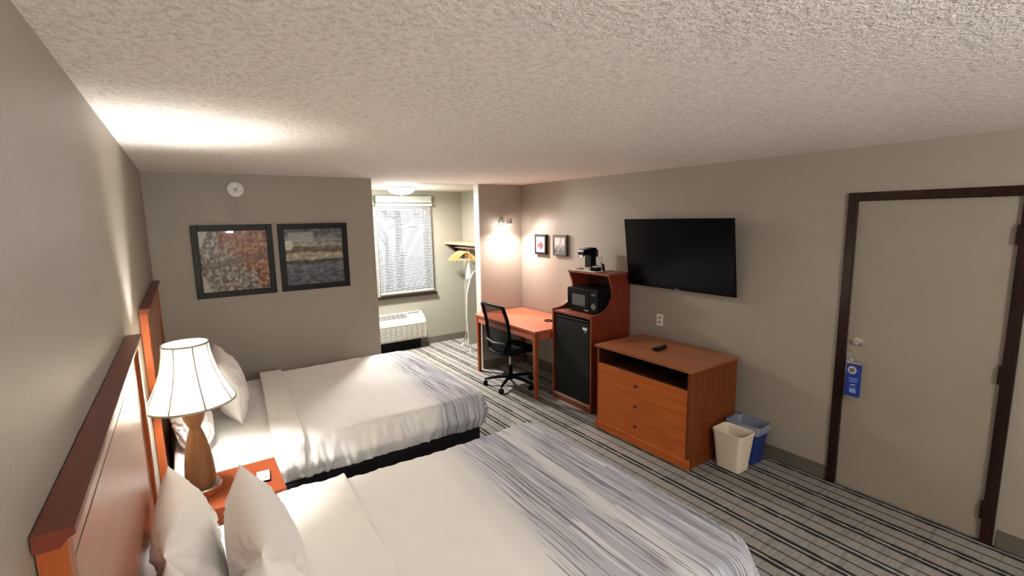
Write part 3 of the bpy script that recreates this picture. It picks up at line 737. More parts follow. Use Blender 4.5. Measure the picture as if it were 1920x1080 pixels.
# ------------------------------------------------------------------ dresser
M['shaded_inside'] = mat('painted_inner_shade', (.045, .013, .006), .5, Specular_IOR_Level=.2)  # shade inside the furniture, put into the colour
def dresser():
    x0, x1, y0, y1, zt = 3.295, 3.925, 2.135, 3.125, .80
    t = thing('dresser', 'cherry dresser with open shelf and three drawers under the television', 'dresser', ((x0+x1)/2, (y0+y1)/2, 0))
    bm = new(); box(bm, x0-.022, x1+.01, y0-.022, y1+.022, zt-.020, zt); bmesh.ops.bevel(bm, geom=bm.edges[:], offset=.006, segments=2, affect='EDGES')
    obj('top', bm, 'dresser_top', t)
    obj('side_panel', B((x0, x1, y0, y0+.02, 0, zt-.021)), 'dresser_shaded', t)
    obj('side_panel', B((x0, x1, y1-.02, y1, 0, zt-.021)), 'dresser_shaded', t)
    obj('back_panel', B((x1-.012, x1, y0+.02, y1-.02, .05, zt-.021)), 'shaded_inside', t)
    obj('shelf_board', B((x0+.010, x1-.012, y0+.02, y1-.02, .615, .634)), 'shaded_inside', t)
    obj('shelf_front_edge', B((x0-.004, x0+.0095, y0+.02, y1-.02, .615, .634)), 'dresser', t)  # lit edge of the shelf as a lighter strip
    for ya, yb in ((y0+.0205, y0+.024), (y1-.024, y1-.0205)): obj('inner_shade_panel', B((x0+.010, x1-.013, ya, yb, .635, zt-.022)), 'shaded_inside', t)  # thin dark panels added to paint the recess's shade
    obj('base', B((x0-.014, x0+.02, y0-.010, y1+.010, 0, .078)), 'dresser', t, bevel=.006)
    obj('side_base', B((x0+.0205, x1, y0-.010, y0-.001, 0, .078)), 'dresser_shaded', t, bevel=.003)
    zs = [(.080, .2565), (.2585, .435), (.437, .613)]
    for a, b in zs:
        d = obj('drawer', B((x0-.006, x0+.012, y0+.022, y1-.022, a, b)), 'dresser', t, bevel=.0015)
        z = (a+b)/2+.01; bm = new()
        lathe(bm, [(.007, 0), (.006, -.012), (.014, -.018), (.013, -.026), (0, -.029)], x0-.006, 2.645, z, 20, 'x'); obj('knob', bm, 'dark_knob', d, smooth=True)
dresser()
def remote():
    t = thing('remote_control', 'black remote control on the dresser top', 'remote', (3.62, 2.665, .801))
    bm = new(); pts = [(-.09, -.020), (-.085, -.024), (.075, -.022), (.088, -.014), (.088, .014), (.075, .022), (-.085, .024), (-.09, .020)]
    prism(bm, pts, 0, .02, 'z'); mt = Matrix.Translation((3.61, 2.668, .802)) @ Matrix.Rotation(R(8), 4, 'Z'); bmesh.ops.transform(bm, matrix=mt, verts=bm.verts)
    obj('case', bm, 'black_gloss', t, bevel=.005)
    bm = new()
    for i in range(6):
        for j in range(3): box(bm, -.066+i*.022, -.056+i*.022, -.014+j*.011, -.007+j*.011, .0202, .0222)
    bmesh.ops.transform(bm, matrix=mt, verts=bm.verts); obj('buttons', bm, mat('grey_rubber', (.06, .06, .06), .6), t)
remote()

# ------------------------------------------------------------------ fridge cabinet
def hutch():
    x0, x1, y0, y1 = 3.448, 3.985, 3.362, 3.965
    t = thing('microwave_cabinet', 'tall dark mahogany cabinet with curved sides holding fridge and microwave', 'cabinet', ((x0+x1)/2, (y0+y1)/2, 0))
    curve = curve_pts([(3.448, 0, .998), (3.52, 0, 1.003), (3.60, 0, 1.022), (3.67, 0, 1.065), (3.718, 0, 1.13), (3.732, 0, 1.20), (3.722, 0, 1.27), (3.70, 0, 1.325), (3.682, 0, 1.372)], 5)
    pts = [(x0, 0), (x0, .998)] + [(p.x, p.z) for p in curve[1:]] + [(x1, 1.372), (x1, 0)]
    for a, b in ((y0, y0+.02), (y1-.02, y1)):
        bm = new(); prism(bm, pts, a, b, 'y'); s = obj('side_panel', bm, 'mahogany', t)
        bm = new(); fr = [(x0, 0), (x0, .998)] + [(p.x, p.z) for p in curve[1:]]
        for (p, q_) in zip(fr[:-1], fr[1:]):
            vs = [bm.verts.new(v) for v in ((p[0]-.0012, a-.0002, p[1]), (q_[0]-.0012, a-.0002, q_[1]), (q_[0]-.0012, b+.0002, q_[1]), (p[0]-.0012, b+.0002, p[1]))]
            bm.faces.new(vs)
        e = obj('edge_band', bm, 'mahogany_y', s); m_ = e.modifiers.new('s', 'SOLIDIFY'); m_.thickness = .0015
    obj('top', B((3.672, x1, y0-.004, y1+.004, 1.3725, 1.395)), 'mahogany_y', t, bevel=.003)
    obj('middle_shelf', B((x0+.002, x1-.01, y0+.02, y1-.02, .962, .985)), 'mahogany_y', t, bevel=.002)
    obj('back_panel', B((x1-.01, x1, y0+.02, y1-.02, 0, 1.372)), 'shaded_inside', t)  # inner back darkened with the same painted shade
    obj('bottom', B((x0+.004, x1-.01, y0+.02, y1-.02, .055, .075)), 'shelf_edge', t)
    obj('plinth', B((x0+.008, x0+.026, y0+.02, y1-.02, 0, .0545)), 'mahogany_y', t)
    # fridge
    f = thing('mini_fridge', 'black mini fridge in the lower part of the dark cabinet', 'fridge', (3.7, 3.66, .076))
    obj('body', B((3.50, 3.96, y0+.045, y1-.045, .078, .945)), 'black', f, bevel=.004)
    d = obj('door', B((3.458, 3.497, y0+.040, y1-.040, .084, .940)), 'fridge_door', f, bevel=.006)
    obj('door_handle', B((3.452, 3.459, y0+.06, y1-.06, .915, .934)), 'black', d, bevel=.002)
    st = obj('sticker', B((3.4568, 3.458, 3.435, 3.50, .842, .868)), 'text_white', d)
    st['label'] = 'white sticker near the door top'
    obj('sticker_mark', B((3.4568, 3.458, 3.455, 3.475, .815, .835)), mat('grey_mark', (.3, .33, .32), .5), d)
    # microwave
    mw = thing('microwave', 'black compact microwave on the cabinet shelf', 'microwave', (3.72, 3.62, .986))
    my0, my1, z0, z1 = 3.405, 3.860, .992, 1.232
    fx = 3.572
    obj('body', B((fx+.014, 3.93, my0, my1, z0, z1)), 'black', mw, bevel=.006)
    obj('door', B((fx, fx+.013, my0+.125, my1, z0+.004, z1-.002)), 'black_gloss', mw, bevel=.004)
    obj('door_window', B((fx-.0008, fx+.001, my0+.185, my1-.075, z0+.06, z1-.062)), mat('microwave_glass', (.10, .10, .10), .25), mw)
    obj('control_panel', B((fx, fx+.013, my0, my0+.122, z0+.004, z1-.002)), 'black_gloss', mw, bevel=.004)
    bm = new(); lathe(bm, [(.030, -.0), (.030, -.002), (0, -.0025)], fx, my0+.062, z0+.075, 28, 'x'); 
    k = obj('button_ring', bm, mat('silver_print', (.33, .33, .31), .4), mw)
    bm = new()
    for i in range(4):
        for j in range(3):
            box(bm, fx-.0034, fx-.0024, my0+.044+j*.014, my0+.052+j*.014, z0+.055+i*.012, z0+.062+i*.012)
    obj('buttons', bm, 'black', mw)
    obj('display', B((fx-.0008, fx+.001, my0+.03, my0+.095, z1-.058, z1-.034)), mat('grey_display', (.05, .055, .05), .2), mw)
    obj('maker_mark', B((fx-.0006, fx+.001, my0+.135, my0+.195, z0+.018, z0+.024)), 'text_white', mw)
    for yy in (my0+.04, my1-.04):
        for xx in (3.62, 3.89): obj('foot', B((xx, xx+.02, yy-.01, yy+.01, .9855, .992)), 'black', mw)
M['shelf_edge'] = mat('pale_edge_strip', (.42, .28, .22), .4)
M['fridge_door'] = mat('fridge_door_black', (.008, .009, .009), .5, Specular_IOR_Level=.2)
hutch()
def coffee_corner():
    zt = 1.395
    t = thing('serving_tray', 'pale tray on top of the dark cabinet', 'tray', (3.70, 3.55, zt+.001))
    A, Bq, Cq = Vector((3.535, 3.40)), Vector((3.545, 3.70)), Vector((3.80, 3.44))
    pa = [Vector((3.682, 3.555)), Vector((3.682, 3.915)), Vector((3.93, 3.915)), Vector((3.93, 3.555))]
    rot = Matrix.Rotation(R(0), 2); cc = Vector((3.715, 3.56)); pa = [cc+rot @ ((p-cc)) for p in pa]
    bm = new(); prism(bm, [tuple(p) for p in pa], zt+.001, zt+.006, 'z')
    o = obj('tray_floor', bm, 'tray', t); bm = new()
    for i in range(4):
        a, b = pa[i], pa[(i+1) % 4]; tube(bm, [(a.x, a.y, zt+.008), (b.x, b.y, zt+.008)], .006, 8)
    obj('tray_rim', bm, 'tray', t, smooth=True)
    z = zt+.007
    k = thing('coffee_maker', 'black single cup coffee maker on the tray', 'coffee maker', (3.79, 3.775, z))
    bx, by = 3.79, 3.775
    mt = Matrix.Translation((bx, by, z)) @ Matrix.Rotation(R(-8), 4, 'Z')
    def pb(name, bm, m, bev=.004, smooth=False):
        bmesh.ops.transform(bm, matrix=mt, verts=bm.verts); return obj(name, bm, m, k, bevel=bev, smooth=smooth)
    pb('base', B((-.10, .07, -.055, .055, 0, .018)), 'black')
    pb('tower', B((-.005, .07, -.055, .055, .018, .235)), 'black')
    bm = new(); prism(bm, [(-.095, .16), (-.10, .195), (-.09, .222), (.07, .236), (.07, .175), (-.02, .165)], -.055, .055, 'y'); pb('brew_head', bm, 'black_gloss', .006)
    pb('water_tank', B((.072, .10, -.045, .045, .03, .215)), mat('smoke_plastic', (.06, .065, .07), .15), .004)
    bm = new(); lathe(bm, [(.035, .1425), (.030, .160)], -.055, 0, 0, 20); pb('nozzle', bm, 'steel', 0, True)
    pb('buttons', B((-.1018, -.099, -.035, -.018, .195, .206), (-.1018, -.099, .0, .02, .195, .206)), 'text_white', 0)
    # cups
    for i, (x, y, lb, g) in enumerate([(3.845, 3.665, 'white paper cup stack beside the coffee maker', 4)]):
        c = thing('paper_cup_stack', lb, 'cups', (x, y, z))
        for j in range(g):
            bm = new(); h = j*.016; lathe(bm, [(.0, h+.001), (.026, h), (.036, h+.088), (.0385, h+.090), (.0365, h+.092), (.0345, h+.088), (.025, h+.004), (0, h+.004)], x, y, z, 28); obj('cup', bm, 'white_plastic', c, smooth=True)
    cd = thing('condiment_holder', 'black condiment holder with sachets at the tray front', 'holder', (3.75, 3.615, z))
    bx0, bx1, by0, by1 = 3.715, 3.785, 3.575, 3.655
    obj('box', B((bx0, bx1, by0, by1, z, z+.004), (bx0, bx0+.003, by0, by1, z, z+.04), (bx1-.003, bx1, by0, by1, z, z+.04), (bx0+.003, bx1-.003, by0, by0+.003, z, z+.04), (bx0+.003, bx1-.003, by1-.003, by1, z, z+.04)), 'black', cd)
    bm = new()
    for j in range(7):
        y = by0+.010+j*.009; prism(bm, [(bx0+.006, z+.006), (bx1-.006, z+.006), (bx1-.004, z+.050+.004*(j % 3)), (bx0+.008, z+.054-.004*(j % 2))], y, y+.002, 'y')
    obj('sachets', bm, mat('sachet_paper', (.6, .55, .47), .6), cd)
    pk = tag(obj('stir_packet', (lambda bm: (prism(bm, [(0, 0), (.05, .012), (.066, .085), (.016, .075)], -.006, .006, 'y'), bmesh.ops.transform(bm, matrix=Matrix.Translation((3.80, 3.540, 1.396)) @ Matrix.Rotation(R(70), 4, 'Z'), verts=bm.verts), bm)[2])(new()), 'black', bevel=.002), 'black packet standing tilted at the tray end', 'packet')
    for j, (x, y) in enumerate(((3.705, 3.725), (3.702, 3.675), (3.745, 3.690))):
        p = thing('coffee_pod', ['foil coffee pod nearest the coffee maker foot', 'foil coffee pod at the tray front edge', 'foil coffee pod behind the other two'][j], 'coffee pod', (x, y, z), 'coffee pods on the tray')
        bm = new(); lathe(bm, [(.0, 0), (.017, 0), (.022, .034)], x, y, z, 20); obj('pod_cup', bm, 'white_plastic', p, smooth=True)
        bm = new(); lathe(bm, [(.025, .0345), (.025, .0365), (0, .037)], x, y, z, 20); obj('foil_lid', bm, 'steel', p, smooth=True)
M['tray'] = mat('tray_laminate', (.72, .62, .54), .4)
coffee_corner()

# ------------------------------------------------------------------ desk and chair
def desk():
    x0, x1, y0, y1, z = 3.240, 3.99, 4.005, 5.275, .757
    t = thing('desk', 'cherry writing desk in the corner under the wall spotlight', 'desk', ((x0+x1)/2, (y0+y1)/2, 0))
    obj('tabletop', B((x0, x1, y0, y1, z-.024, z)), 'cherry_desk', t, bevel=.004)
    for a in ((x0+.012, x0+.03, y0+.055, y1-.055), (x1-.03, x1-.012, y0+.055, y1-.055), (x0+.055, x1-.055, y0+.012, y0+.03), (x0+.055, x1-.055, y1-.03, y1-.012)):
        obj('apron', B((*a, z-.105, z-.0245)), 'cherry_desk', t, bevel=.001)
    for lx, ly in ((x0+.006, y0+.006), (x0+.006, y1-.056), (x1-.056, y0+.006), (x1-.056, y1-.056)):
        bm = new(); a = .05; b = .007
        vs0 = [bm.verts.new((lx+b+(a-2*b)*i, ly+b+(a-2*b)*j, 0)) for i, j in ((0, 0), (1, 0), (1, 1), (0, 1))]; vs1 = [bm.verts.new((lx+a*i, ly+a*j, z-.0245)) for i, j in ((0, 0), (1, 0), (1, 1), (0, 1))]
        bm.faces.new(vs0); bm.faces.new(vs1)
        for i in range(4): bm.faces.new((vs0[i], vs0[(i+1) % 4], vs1[(i+1) % 4], vs1[i]))
        obj('leg', bm, 'cherry_z', t, bevel=.003)
    bm = new(); lathe(bm, [(.040, 0), (.052, 0), (.052, .009), (.046, .012), (.040, .009)], 3.70, 4.345, z+.0005, 32, closed=True)
    tag(obj('cable_loop', bm, 'black', smooth=True), 'small black ring lying on the desk top', 'cable')
desk()
def office_chair():
    cx, cy = 3.294, 4.565
    t = thing('office_chair', 'black mesh back swivel chair pushed under the desk', 'chair', (cx, cy, 0))
    base = obj('base_hub', (lambda bm: (lathe(bm, [(.0, .075), (.034, .075), (.040, .10), (.030, .15), (.0, .15)], cx, cy, 0, 24), bm)[1])(new()), 'black', t, smooth=True)
    for k in range(5):
        a = R(144+72*k-1); d = Vector((math.cos(a), math.sin(a), 0)); c_ = Vector((cx, cy, 0))
        bm = new(); tube(bm, [c_+d*.025+Vector((0, 0, .11)), c_+d*.16+Vector((0, 0, .102)), c_+d*.29+Vector((0, 0, .078))], [.022, .018, .014], 10); lg = obj('base_leg', bm, 'black', t, smooth=True)
        p = c_+d*.30; n_ = Vector((-d.y, d.x, 0)); bm = new()
        tube(bm, [p+Vector((0, 0, .085)), p+Vector((0, 0, .045))], .008, 8)
        for s in (-1, 1):
            q0 = p+n_*(s*.008)+Vector((0, 0, .027)); q1 = p+n_*(s*.024)+Vector((0, 0, .027)); tube(bm, [q0, q1], .026, 18)
        obj('caster', bm, 'black', lg, smooth=True)
    bm = new(); tube(bm, [(cx, cy, .145), (cx, cy, .25)], .025, 20); obj('column_cover', bm, 'black', t, smooth=True)
    bm = new(); tube(bm, [(cx, cy, .25), (cx, cy, .37)], .014, 20); obj('gas_lift', bm, 'steel', t, smooth=True)
    obj('tilt_mechanism', B((cx-.10, cx+.09, cy-.06, cy+.06, .365, .41)), 'black', t, bevel=.01)
    bm = new(); tube(bm, [(cx+.02, cy-.06, .395), (cx+.03, cy-.25, .395), (cx+.03, cy-.29, .40)], [.006, .006, .014], 10); obj('height_lever', bm, 'black', t, smooth=True)
    # seat
    bm = new(); n = 28; grid = {}
    for s in (1, -1):
        for i in range(n+1):
            for j in range(n+1):
                u, v = i/n*2-1, j/n*2-1
                uu = math.sin(u*PI/2); vv = math.sin(v*PI/2)
                if (i in (0, n) or j in (0, n)) and s == -1: grid[s, i, j] = grid[1, i, j]; continue
                sx = uu*math.sqrt(1-vv*vv*.22); sy = vv*math.sqrt(1-uu*uu*.22)
                tt = ((1-uu**6)*(1-vv**6))**.4
                z = .452+s*.045*tt - (.02*max(0, uu)**2) + .008*abs(vv)
                grid[s, i, j] = bm.verts.new((cx+.035+sx*.235, cy+sy*.235, z))
    for s in (1, -1):
        for i in range(n):
            for j in range(n):
                q4 = [grid[s, a, b] for a, b in ((i, j), (i+1, j), (i+1, j+1), (i, j+1))]
                if len(set(q4)) == 4: bm.faces.new(q4)
    obj('seat', bm, 'black_matte', t, smooth='all')
    # back frame: profile x(z) with lumbar curve
    def bxf(z): # z .46.. .985
        s = (z-.46)/.52
        return cx-.215 + .045*math.sin(s*PI*.95) - .055*s
    def half(z):
        s = (z-.46)/.52; return .165+.065*smoothstep(0, .45, s)-.012*smoothstep(.7, 1, s)
    zs = [.46+.52*i/14 for i in range(15)]
    loop = [Vector((bxf(z)+.03*abs(1), cy-half(z), z)) for z in zs]
    left = [Vector((bxf(z)+.03, cy+half(z), z)) for z in zs]
    topc = [Vector((bxf(.985)+.03-.02*math.cos(k*PI/2), cy+half(.98)*k, .988+.012*(1-k*k))) for k in (-.85, -.5, 0, .5, .85)]
    botc = [Vector((bxf(.45)+.02, cy+half(.46)*k, .445-.02*(1-k*k))) for k in (.85, .5, 0, -.5, -.85)]
    path = loop+topc+left[::-1]+botc+[loop[0]]
    bm = new(); 
    pts = curve_pts(path, 3); tube(bm, pts, .021, 10); fr = obj('back_frame', bm, 'black', t, smooth='all')
    # mesh panel
    mm = mat('chair_mesh', (.015, .015, .017), .7, Specular_IOR_Level=.1); q = N(mm); q.b.inputs['Alpha'].default_value = .72
    bm = new(); g = []
    nn = 16
    for z in [.455+.53*i/20 for i in range(21)]:
        row = []
        for j in range(nn+1):
            v = j/nn*2-1; row.append(bm.verts.new((bxf(z)+.03-.022*(1-v*v), cy+half(z)*v, z)))
        g.append(row)
    for i in range(20):
        for j in range(nn): bm.faces.new((g[i][j], g[i][j+1], g[i+1][j+1], g[i+1][j]))
    o = obj('mesh_panel', bm, mm, t, smooth='all'); o['label'] = 'see-through black mesh panel of the backrest'
    bm = new(); tube(bm, [(bxf(.56)-.002, cy-half(.56), .57), (bxf(.56)-.03, cy, .555), (bxf(.56)-.002, cy+half(.56), .57)], .010, 8); obj('lumbar_bar', bm, mat('grey_bar', (.09, .09, .09), .35), t, smooth='all')
    # arms joining the back to the seat
    for s in (-1, 1):
        bm = new(); tube(bm, curve_pts([(bxf(.72)+.03, cy+s*half(.72)*1.0, .72), (bxf(.6)+.055, cy+s*(half(.6)+.006), .60), (cx-.13, cy+s*.17, .47), (cx-.08, cy+s*.08, .40)], 6), .018, 10); obj('back_strut', bm, 'black', t, smooth='all')
office_chair()

# ------------------------------------------------------------------ bins
def bin_(cx, cy, label, m, h, bt, tp, liner=False, group='waste bins by the dresser'):
    t = thing('waste_bin', label, 'waste bin', (cx, cy, 0), group)
    def ringv(bm, hx, hy, z, r=.035, k=5):
        out = []
        for (sx, sy, a0) in ((1, 1, 0), (-1, 1, 90), (-1, -1, 180), (1, -1, 270)):
            for i in range(k+1):
                a = R(a0+90*i/k); out.append(bm.verts.new((cx+sx*(hx-r)+math.cos(a)*r, cy+sy*(hy-r)+math.sin(a)*r, z)))
        return out
    bm = new(); rings = []
    L = [(bt[0], bt[1], .002), (bt[0]+(tp[0]-bt[0])*.84, bt[1]+(tp[1]-bt[1])*.84, h*.84), (tp[0]*.93+.004, tp[1]*.93+.004, h*.90), (tp[0], tp[1], h*.905), (tp[0]+.003, tp[1]+.003, h*.985), (tp[0]-.001, tp[1]-.001, h), (tp[0]-.006, tp[1]-.006, h*.985), (tp[0]-.010, tp[1]-.010, h*.90), (bt[0]-.004, bt[1]-.004, .008)]
    for a, b, z in L: rings.append(ringv(bm, a, b, z))
    for i in range(len(rings)-1):
        n = len(rings[i])
        for k in range(n): bm.faces.new((rings[i][k], rings[i][(k+1) % n], rings[i+1][(k+1) % n], rings[i+1][k]))
    bm.faces.new(rings[0]); bm.faces.new(rings[-1][::-1])
    obj('body', bm, m, t, smooth=True)
    if liner:
        bm = new(); rings = []; import random as _r; rr = _r.Random(5)
        for a, b, z in ((tp[0]+.010, tp[1]+.010, h-.055), (tp[0]+.008, tp[1]+.008, h-.02), (tp[0]+.003, tp[1]+.003, h+.006), (tp[0]-.010, tp[1]-.010, h-.01), (tp[0]-.018, tp[1]-.018, h-.08), (tp[0]-.035, tp[1]-.03, h-.16)):
            rg = ringv(bm, a, b, z)
            for v in rg: v.co += Vector((rr.uniform(-.003, .003), rr.uniform(-.003, .003), rr.uniform(-.006, .006)))
            rings.append(rg)
        for i in range(len(rings)-1):
            n = len(rings[i])
            for k in range(n): bm.faces.new((rings[i][k], rings[i][(k+1) % n], rings[i+1][(k+1) % n], rings[i+1][k]))
        obj('bag_liner', bm, 'liner', t, smooth='all')['label'] = 'clear plastic bag folded over the rim'
bin_(3.625, 1.965, 'beige plastic waste bin beside the dresser', M['beige_bin'], .305, (.078, .098), (.098, .128))
bin_(3.845, 1.975, 'blue recycling bin with clear liner behind the beige bin', M['blue_bin'], .315, (.08, .10), (.10, .135), True)

# ------------------------------------------------------------------ door hanger tag
def door_tag():
    y0, y1, z0, z1, X = 1.262, 1.352, .706, .930, W-.070
    t = thing('door_hanger', 'blue door hanger sign on the door handle', 'sign', (X, (y0+y1)/2, z1))
    bm = new(); cyy, czz, r = 1.318, z1-.040, .020
    out = [(y0, z0), (y1, z0), (y1, z1), (y0, z1)]
    # plate with a round hole: bridge outer square to ring
    n = 32; ring = [(cyy+r*math.cos(2*PI*k/n), czz+r*math.sin(2*PI*k/n)) for k in range(n)]
    def outer(a):
        c_, s_ = math.cos(a), math.sin(a); ts = []
        if c_ > 1e-6: ts.append((y1-cyy)/c_)
        if c_ < -1e-6: ts.append((y0-cyy)/c_)
        if s_ > 1e-6: ts.append((z1-czz)/s_)
        if s_ < -1e-6: ts.append((z0-czz)/s_)
        k_ = min(ts); return (cyy+c_*k_, czz+s_*k_)
    angs = sorted([2*PI*k/n for k in range(n)] + [math.atan2(z-czz, y-cyy) % (2*PI) for y, z in out])
    A = {}
    for side, xx in ((0, X-.001), (1, X+.001)):
        A[side] = ([bm.verts.new((xx, *outer(a))) for a in angs], [bm.verts.new((xx, cyy+r*math.cos(a), czz+r*math.sin(a))) for a in angs])
    m_ = len(angs)
    for s in (0, 1):
        for k in range(m_): bm.faces.new((A[s][0][k], A[s][0][(k+1) % m_], A[s][1][(k+1) % m_], A[s][1][k]))
    for w_ in (0, 1):
        for k in range(m_): bm.faces.new((A[0][w_][k], A[0][w_][(k+1) % m_], A[1][w_][(k+1) % m_], A[1][w_][k]))
    obj('card', bm, 'tag_blue', t)
    bm = new(); lathe(bm, [(.0205, -.0014), (.026, -.0014), (.026, -.0010), (.0205, -.0010)], X, cyy, czz, 32, 'x', closed=True); obj('hole_ring', bm, 'text_white', t)
    obj('printed_line', B((X-.0015, X-.001, 1.278, 1.336, .826, .836)), 'text_blue', t)
    obj('printed_line', B((X-.0015, X-.001, 1.284, 1.330, .808, .818)), 'text_blue', t)
    obj('printed_bar', B((X-.0015, X-.001, 1.293, 1.321, .785, .790)), 'text_white', t)
    obj('printed_bar', B((X-.0015, X-.001, 1.280, 1.334, .770, .773)), 'text_blue', t)
    obj('printed_panel', B((X-.0015, X-.001, 1.288, 1.326, .732, .762)), mat('print_mid_blue', (.25, .35, .6), .5), t)
door_tag()

# ------------------------------------------------------------------ alcove: air conditioner, shelf, hangers, ironing board
def ptac():
    x0, x1, y1 = 2.14, 3.212, Y3-.002
    t = thing('air_conditioner', 'white wall air conditioner unit below the window', 'air conditioner', ((x0+x1)/2, y1, .17))
    yf = 6.735
    prof = [(y1, .165), (yf+.01, .165), (yf, .19), (yf, .425), (yf+.012, .455), (yf+.05, .492), (yf+.155, .560), (y1, .562)]
    bm = new(); prism(bm, prof, x0, x1, 'x'); obj('housing', bm, 'offwhite', t, bevel=.008)
    # slope top: from (yf+.05,.492) to (yf+.155,.560)
    def sl(s, off=.0015): # s 0..1 along slope
        a = Vector((yf+.05, .492)); b = Vector((yf+.155, .560)); p = a.lerp(b, s); nn = Vector((-(b-a).y, (b-a).x)).normalized(); return p+nn*off
    def slab(xa, xb, s0, s1, off0, off1, name, m, par=t):
        p = [sl(s0, off0), sl(s1, off0), sl(s1, off1), sl(s0, off1)]; bm = new(); prism(bm, [tuple(q) for q in p], xa, xb, 'x'); return obj(name, bm, m, par)
    g = slab(x0+.06, 2.935, .10, .92, -.002, .0012, 'outlet_grille', 'grille')
    for i in range(13): slab(x0+.06+i*.07, x0+.064+i*.07, .10, .92, .0012, .006, 'vane', 'offwhite', g)
    slab(2.975, 3.16, .80, .93, .0, .0014, 'control_slot', 'black')
    slab(2.975, 3.165, .12, .72, .0, .0012, 'control_panel', 'white_plastic')
    p = sl(.42, .004); bm = new(); lathe(bm, [(.0, 0), (.012, 0), (.010, .008), (0, .009)], 3.12, p.x, p.y, 16); obj('knob', bm, 'grille', t)
    bm = new()
    obj('front_ledge', B((x0+.01, x1-.01, yf-.004, yf+.001, .405, .418)), 'white_plastic', t)
    for i in range(11):
        z = .20+i*.0185
        for j in range(12):
            xa = x0+.05+j*.083+(.02 if i % 2 else 0)
            if xa+.05 > x1-.02: continue
            prism(bm, [(yf-.0035, z), (yf+.001, z+.004), (yf+.001, z-.004)], xa, xa+.052, 'x')
    obj('louvre_pattern', bm, mat('louvre_shadow', (.20, .19, .165), .5), t)
    bm = new(); tube(bm, curve_pts([(3.15, 6.86, .20), (3.16, 6.84, .10), (3.10, 6.84, .03), (2.9, 6.85, .012), (2.6, 6.86, .010)]), .006, 8)
    obj('power_cord', bm, mat('grey_cord', (.2, .18, .16), .5), t, smooth=True)
    obj('sub_base', B((x0+.02, x1-.06, 6.83, y1, .0, .164)), 'black', t)
ptac()
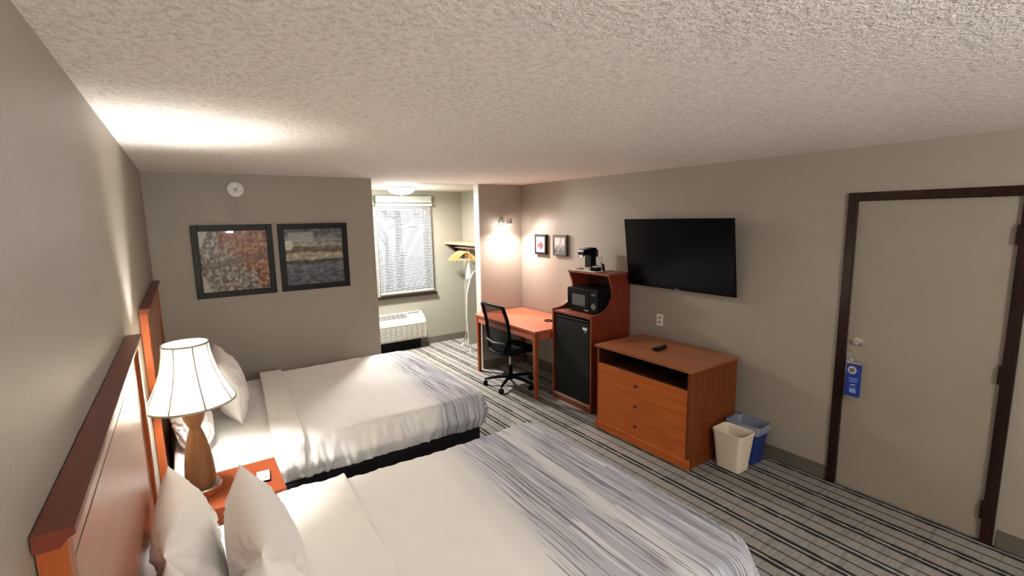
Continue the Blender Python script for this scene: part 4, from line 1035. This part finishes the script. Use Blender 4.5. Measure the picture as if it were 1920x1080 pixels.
def closet():
    t = thing('closet_shelf', 'pale wooden closet shelf with hanging rod in the alcove', 'shelf', (3.85, 6.2, 1.6))
    obj('board', B((3.668, W-.001, Y2+.115, Y3-.002, 1.575, 1.61)), 'shelf', t, bevel=.004)
    for y in (6.86, 5.55):
        bm = new(); prism(bm, [(W-.002, 1.574), (3.70, 1.574), (3.74, 1.535), (3.86, 1.42), (W-.002, 1.36)], y, y+.02, 'y'); obj('bracket', bm, 'sill', t, bevel=.002)
    bm = new(); tube(bm, [(3.80, 5.57, 1.525), (3.80, 6.86, 1.525)], .012, 14); obj('rod', bm, 'chrome', t, smooth=True)
    def hanger(y, rot, label):
        h = thing('coat_hanger', label, 'hanger', (3.80, y, 1.525), 'wooden hangers on the closet rod')
        mt = Matrix.Translation((3.80, y, 1.525)) @ Matrix.Rotation(rot, 4, 'Z')
        def f(name, bm, m, sm=True):
            bmesh.ops.transform(bm, matrix=mt, verts=bm.verts); return obj(name, bm, m, h, smooth=sm)
        bm = new(); tube(bm, curve_pts([(-.018, 0, -.004), (-.010, 0, .013), (.008, 0, .0145), (.017, 0, .0), (.010, 0, -.016), (0, 0, -.03), (0, 0, -.06)], 4), .002, 6); f('hook', bm, 'chrome')
        bm = new()
        for s in (-1, 1): tube(bm, curve_pts([(0, 0, -.062), (s*.045, 0, -.082), (s*.11, 0, -.135), (s*.175, 0, -.205)], 4), [.012]*9+[.0125]*3+[.010], 10)
        f('shoulder_bar', bm, 'hanger')
        bm = new(); tube(bm, [(-.15, 0, -.185), (.15, 0, -.185)], .005, 8); f('trouser_bar', bm, 'hanger')
        bm = new()
        for s in (-1, 1): box(bm, s*.13-.008, s*.13+.008, -.006, .006, -.215, -.180)
        f('clips', bm, 'chrome', False)
    for i, y in enumerate((6.70, 6.64, 6.58, 6.52, 6.46)):
        hanger(y, R((-30, -36, -33, -40, -36)[i]), ['wooden hanger nearest the window wall', 'second wooden hanger from the window wall', 'middle wooden hanger of the five', 'wooden hanger second nearest the white pillar', 'wooden hanger nearest the white pillar'][i])
    b = thing('laundry_bag', 'small white bag dangling under the hangers', 'bag', (3.80, 6.60, 1.34))
    bm = new(); n = 14; rings = []
    prof = [(.010, .0), (.022, -.05), (.04, -.12), (.05, -.20), (.045, -.255), (.0, -.262)]
    for r_, h in prof:
        rings.append([bm.verts.new((3.80+math.cos(2*PI*k/n)*r_*(1+.18*math.sin(3*k)), 6.40+math.sin(2*PI*k/n)*r_*.45, 1.30+h)) for k in range(n)])
    for i in range(len(rings)-1):
        for k in range(n): bm.faces.new((rings[i][k], rings[i][(k+1) % n], rings[i+1][(k+1) % n], rings[i+1][k]))
    obj('sack', bm, 'linen', b, smooth='all')
    bm = new(); tube(bm, curve_pts([(3.80, 6.40, 1.295), (3.81, 6.40, 1.38), (3.80, 6.40, 1.512)]), .002, 6); obj('drawstring', bm, 'white_plastic', b)
closet()
def ironing_board():
    t = thing('ironing_board', 'folded ironing board standing upright behind the white pillar', 'ironing board', (3.75, 6.1, 0))
    pts = [(3.585, .12), (3.565, .55), (3.578, .88), (3.64, 1.10), (3.70, 1.20), (3.77, 1.20), (3.83, 1.10), (3.885, .88), (3.90, .12)]
    bm = new(); prism(bm, pts, 6.085, 6.11, 'y'); obj('board', bm, 'white_paint', t, bevel=.008)
    bm = new()
    tube(bm, curve_pts([(3.74, 6.14, .86), (3.70, 6.15, .68), (3.545, 6.17, .14)], 4), .010, 10); tube(bm, [(3.84, 6.14, .86), (3.86, 6.17, .14)], .010, 10)
    obj('legs', bm, 'chrome', t, smooth=True)
    bm = new(); tube(bm, [(3.50, 6.17, .10), (3.60, 6.17, .165)], .014, 10); obj('foot_cap', bm, 'white_plastic', t, smooth=True)
    bm = new(); tube(bm, curve_pts([(3.66, 6.15, .70), (3.645, 6.15, .62), (3.69, 6.15, .58), (3.715, 6.15, .66)], 5), .012, 8); obj('leg_latch', bm, 'black', t, smooth=True)
    bm = new(); tube(bm, [(3.86, 6.12, .10), (3.86, 6.12, .002)], .012, 10); tube(bm, [(3.62, 6.10, .12), (3.62, 6.10, .002)], .012, 10); obj('feet', bm, 'white_plastic', t)
ironing_board()
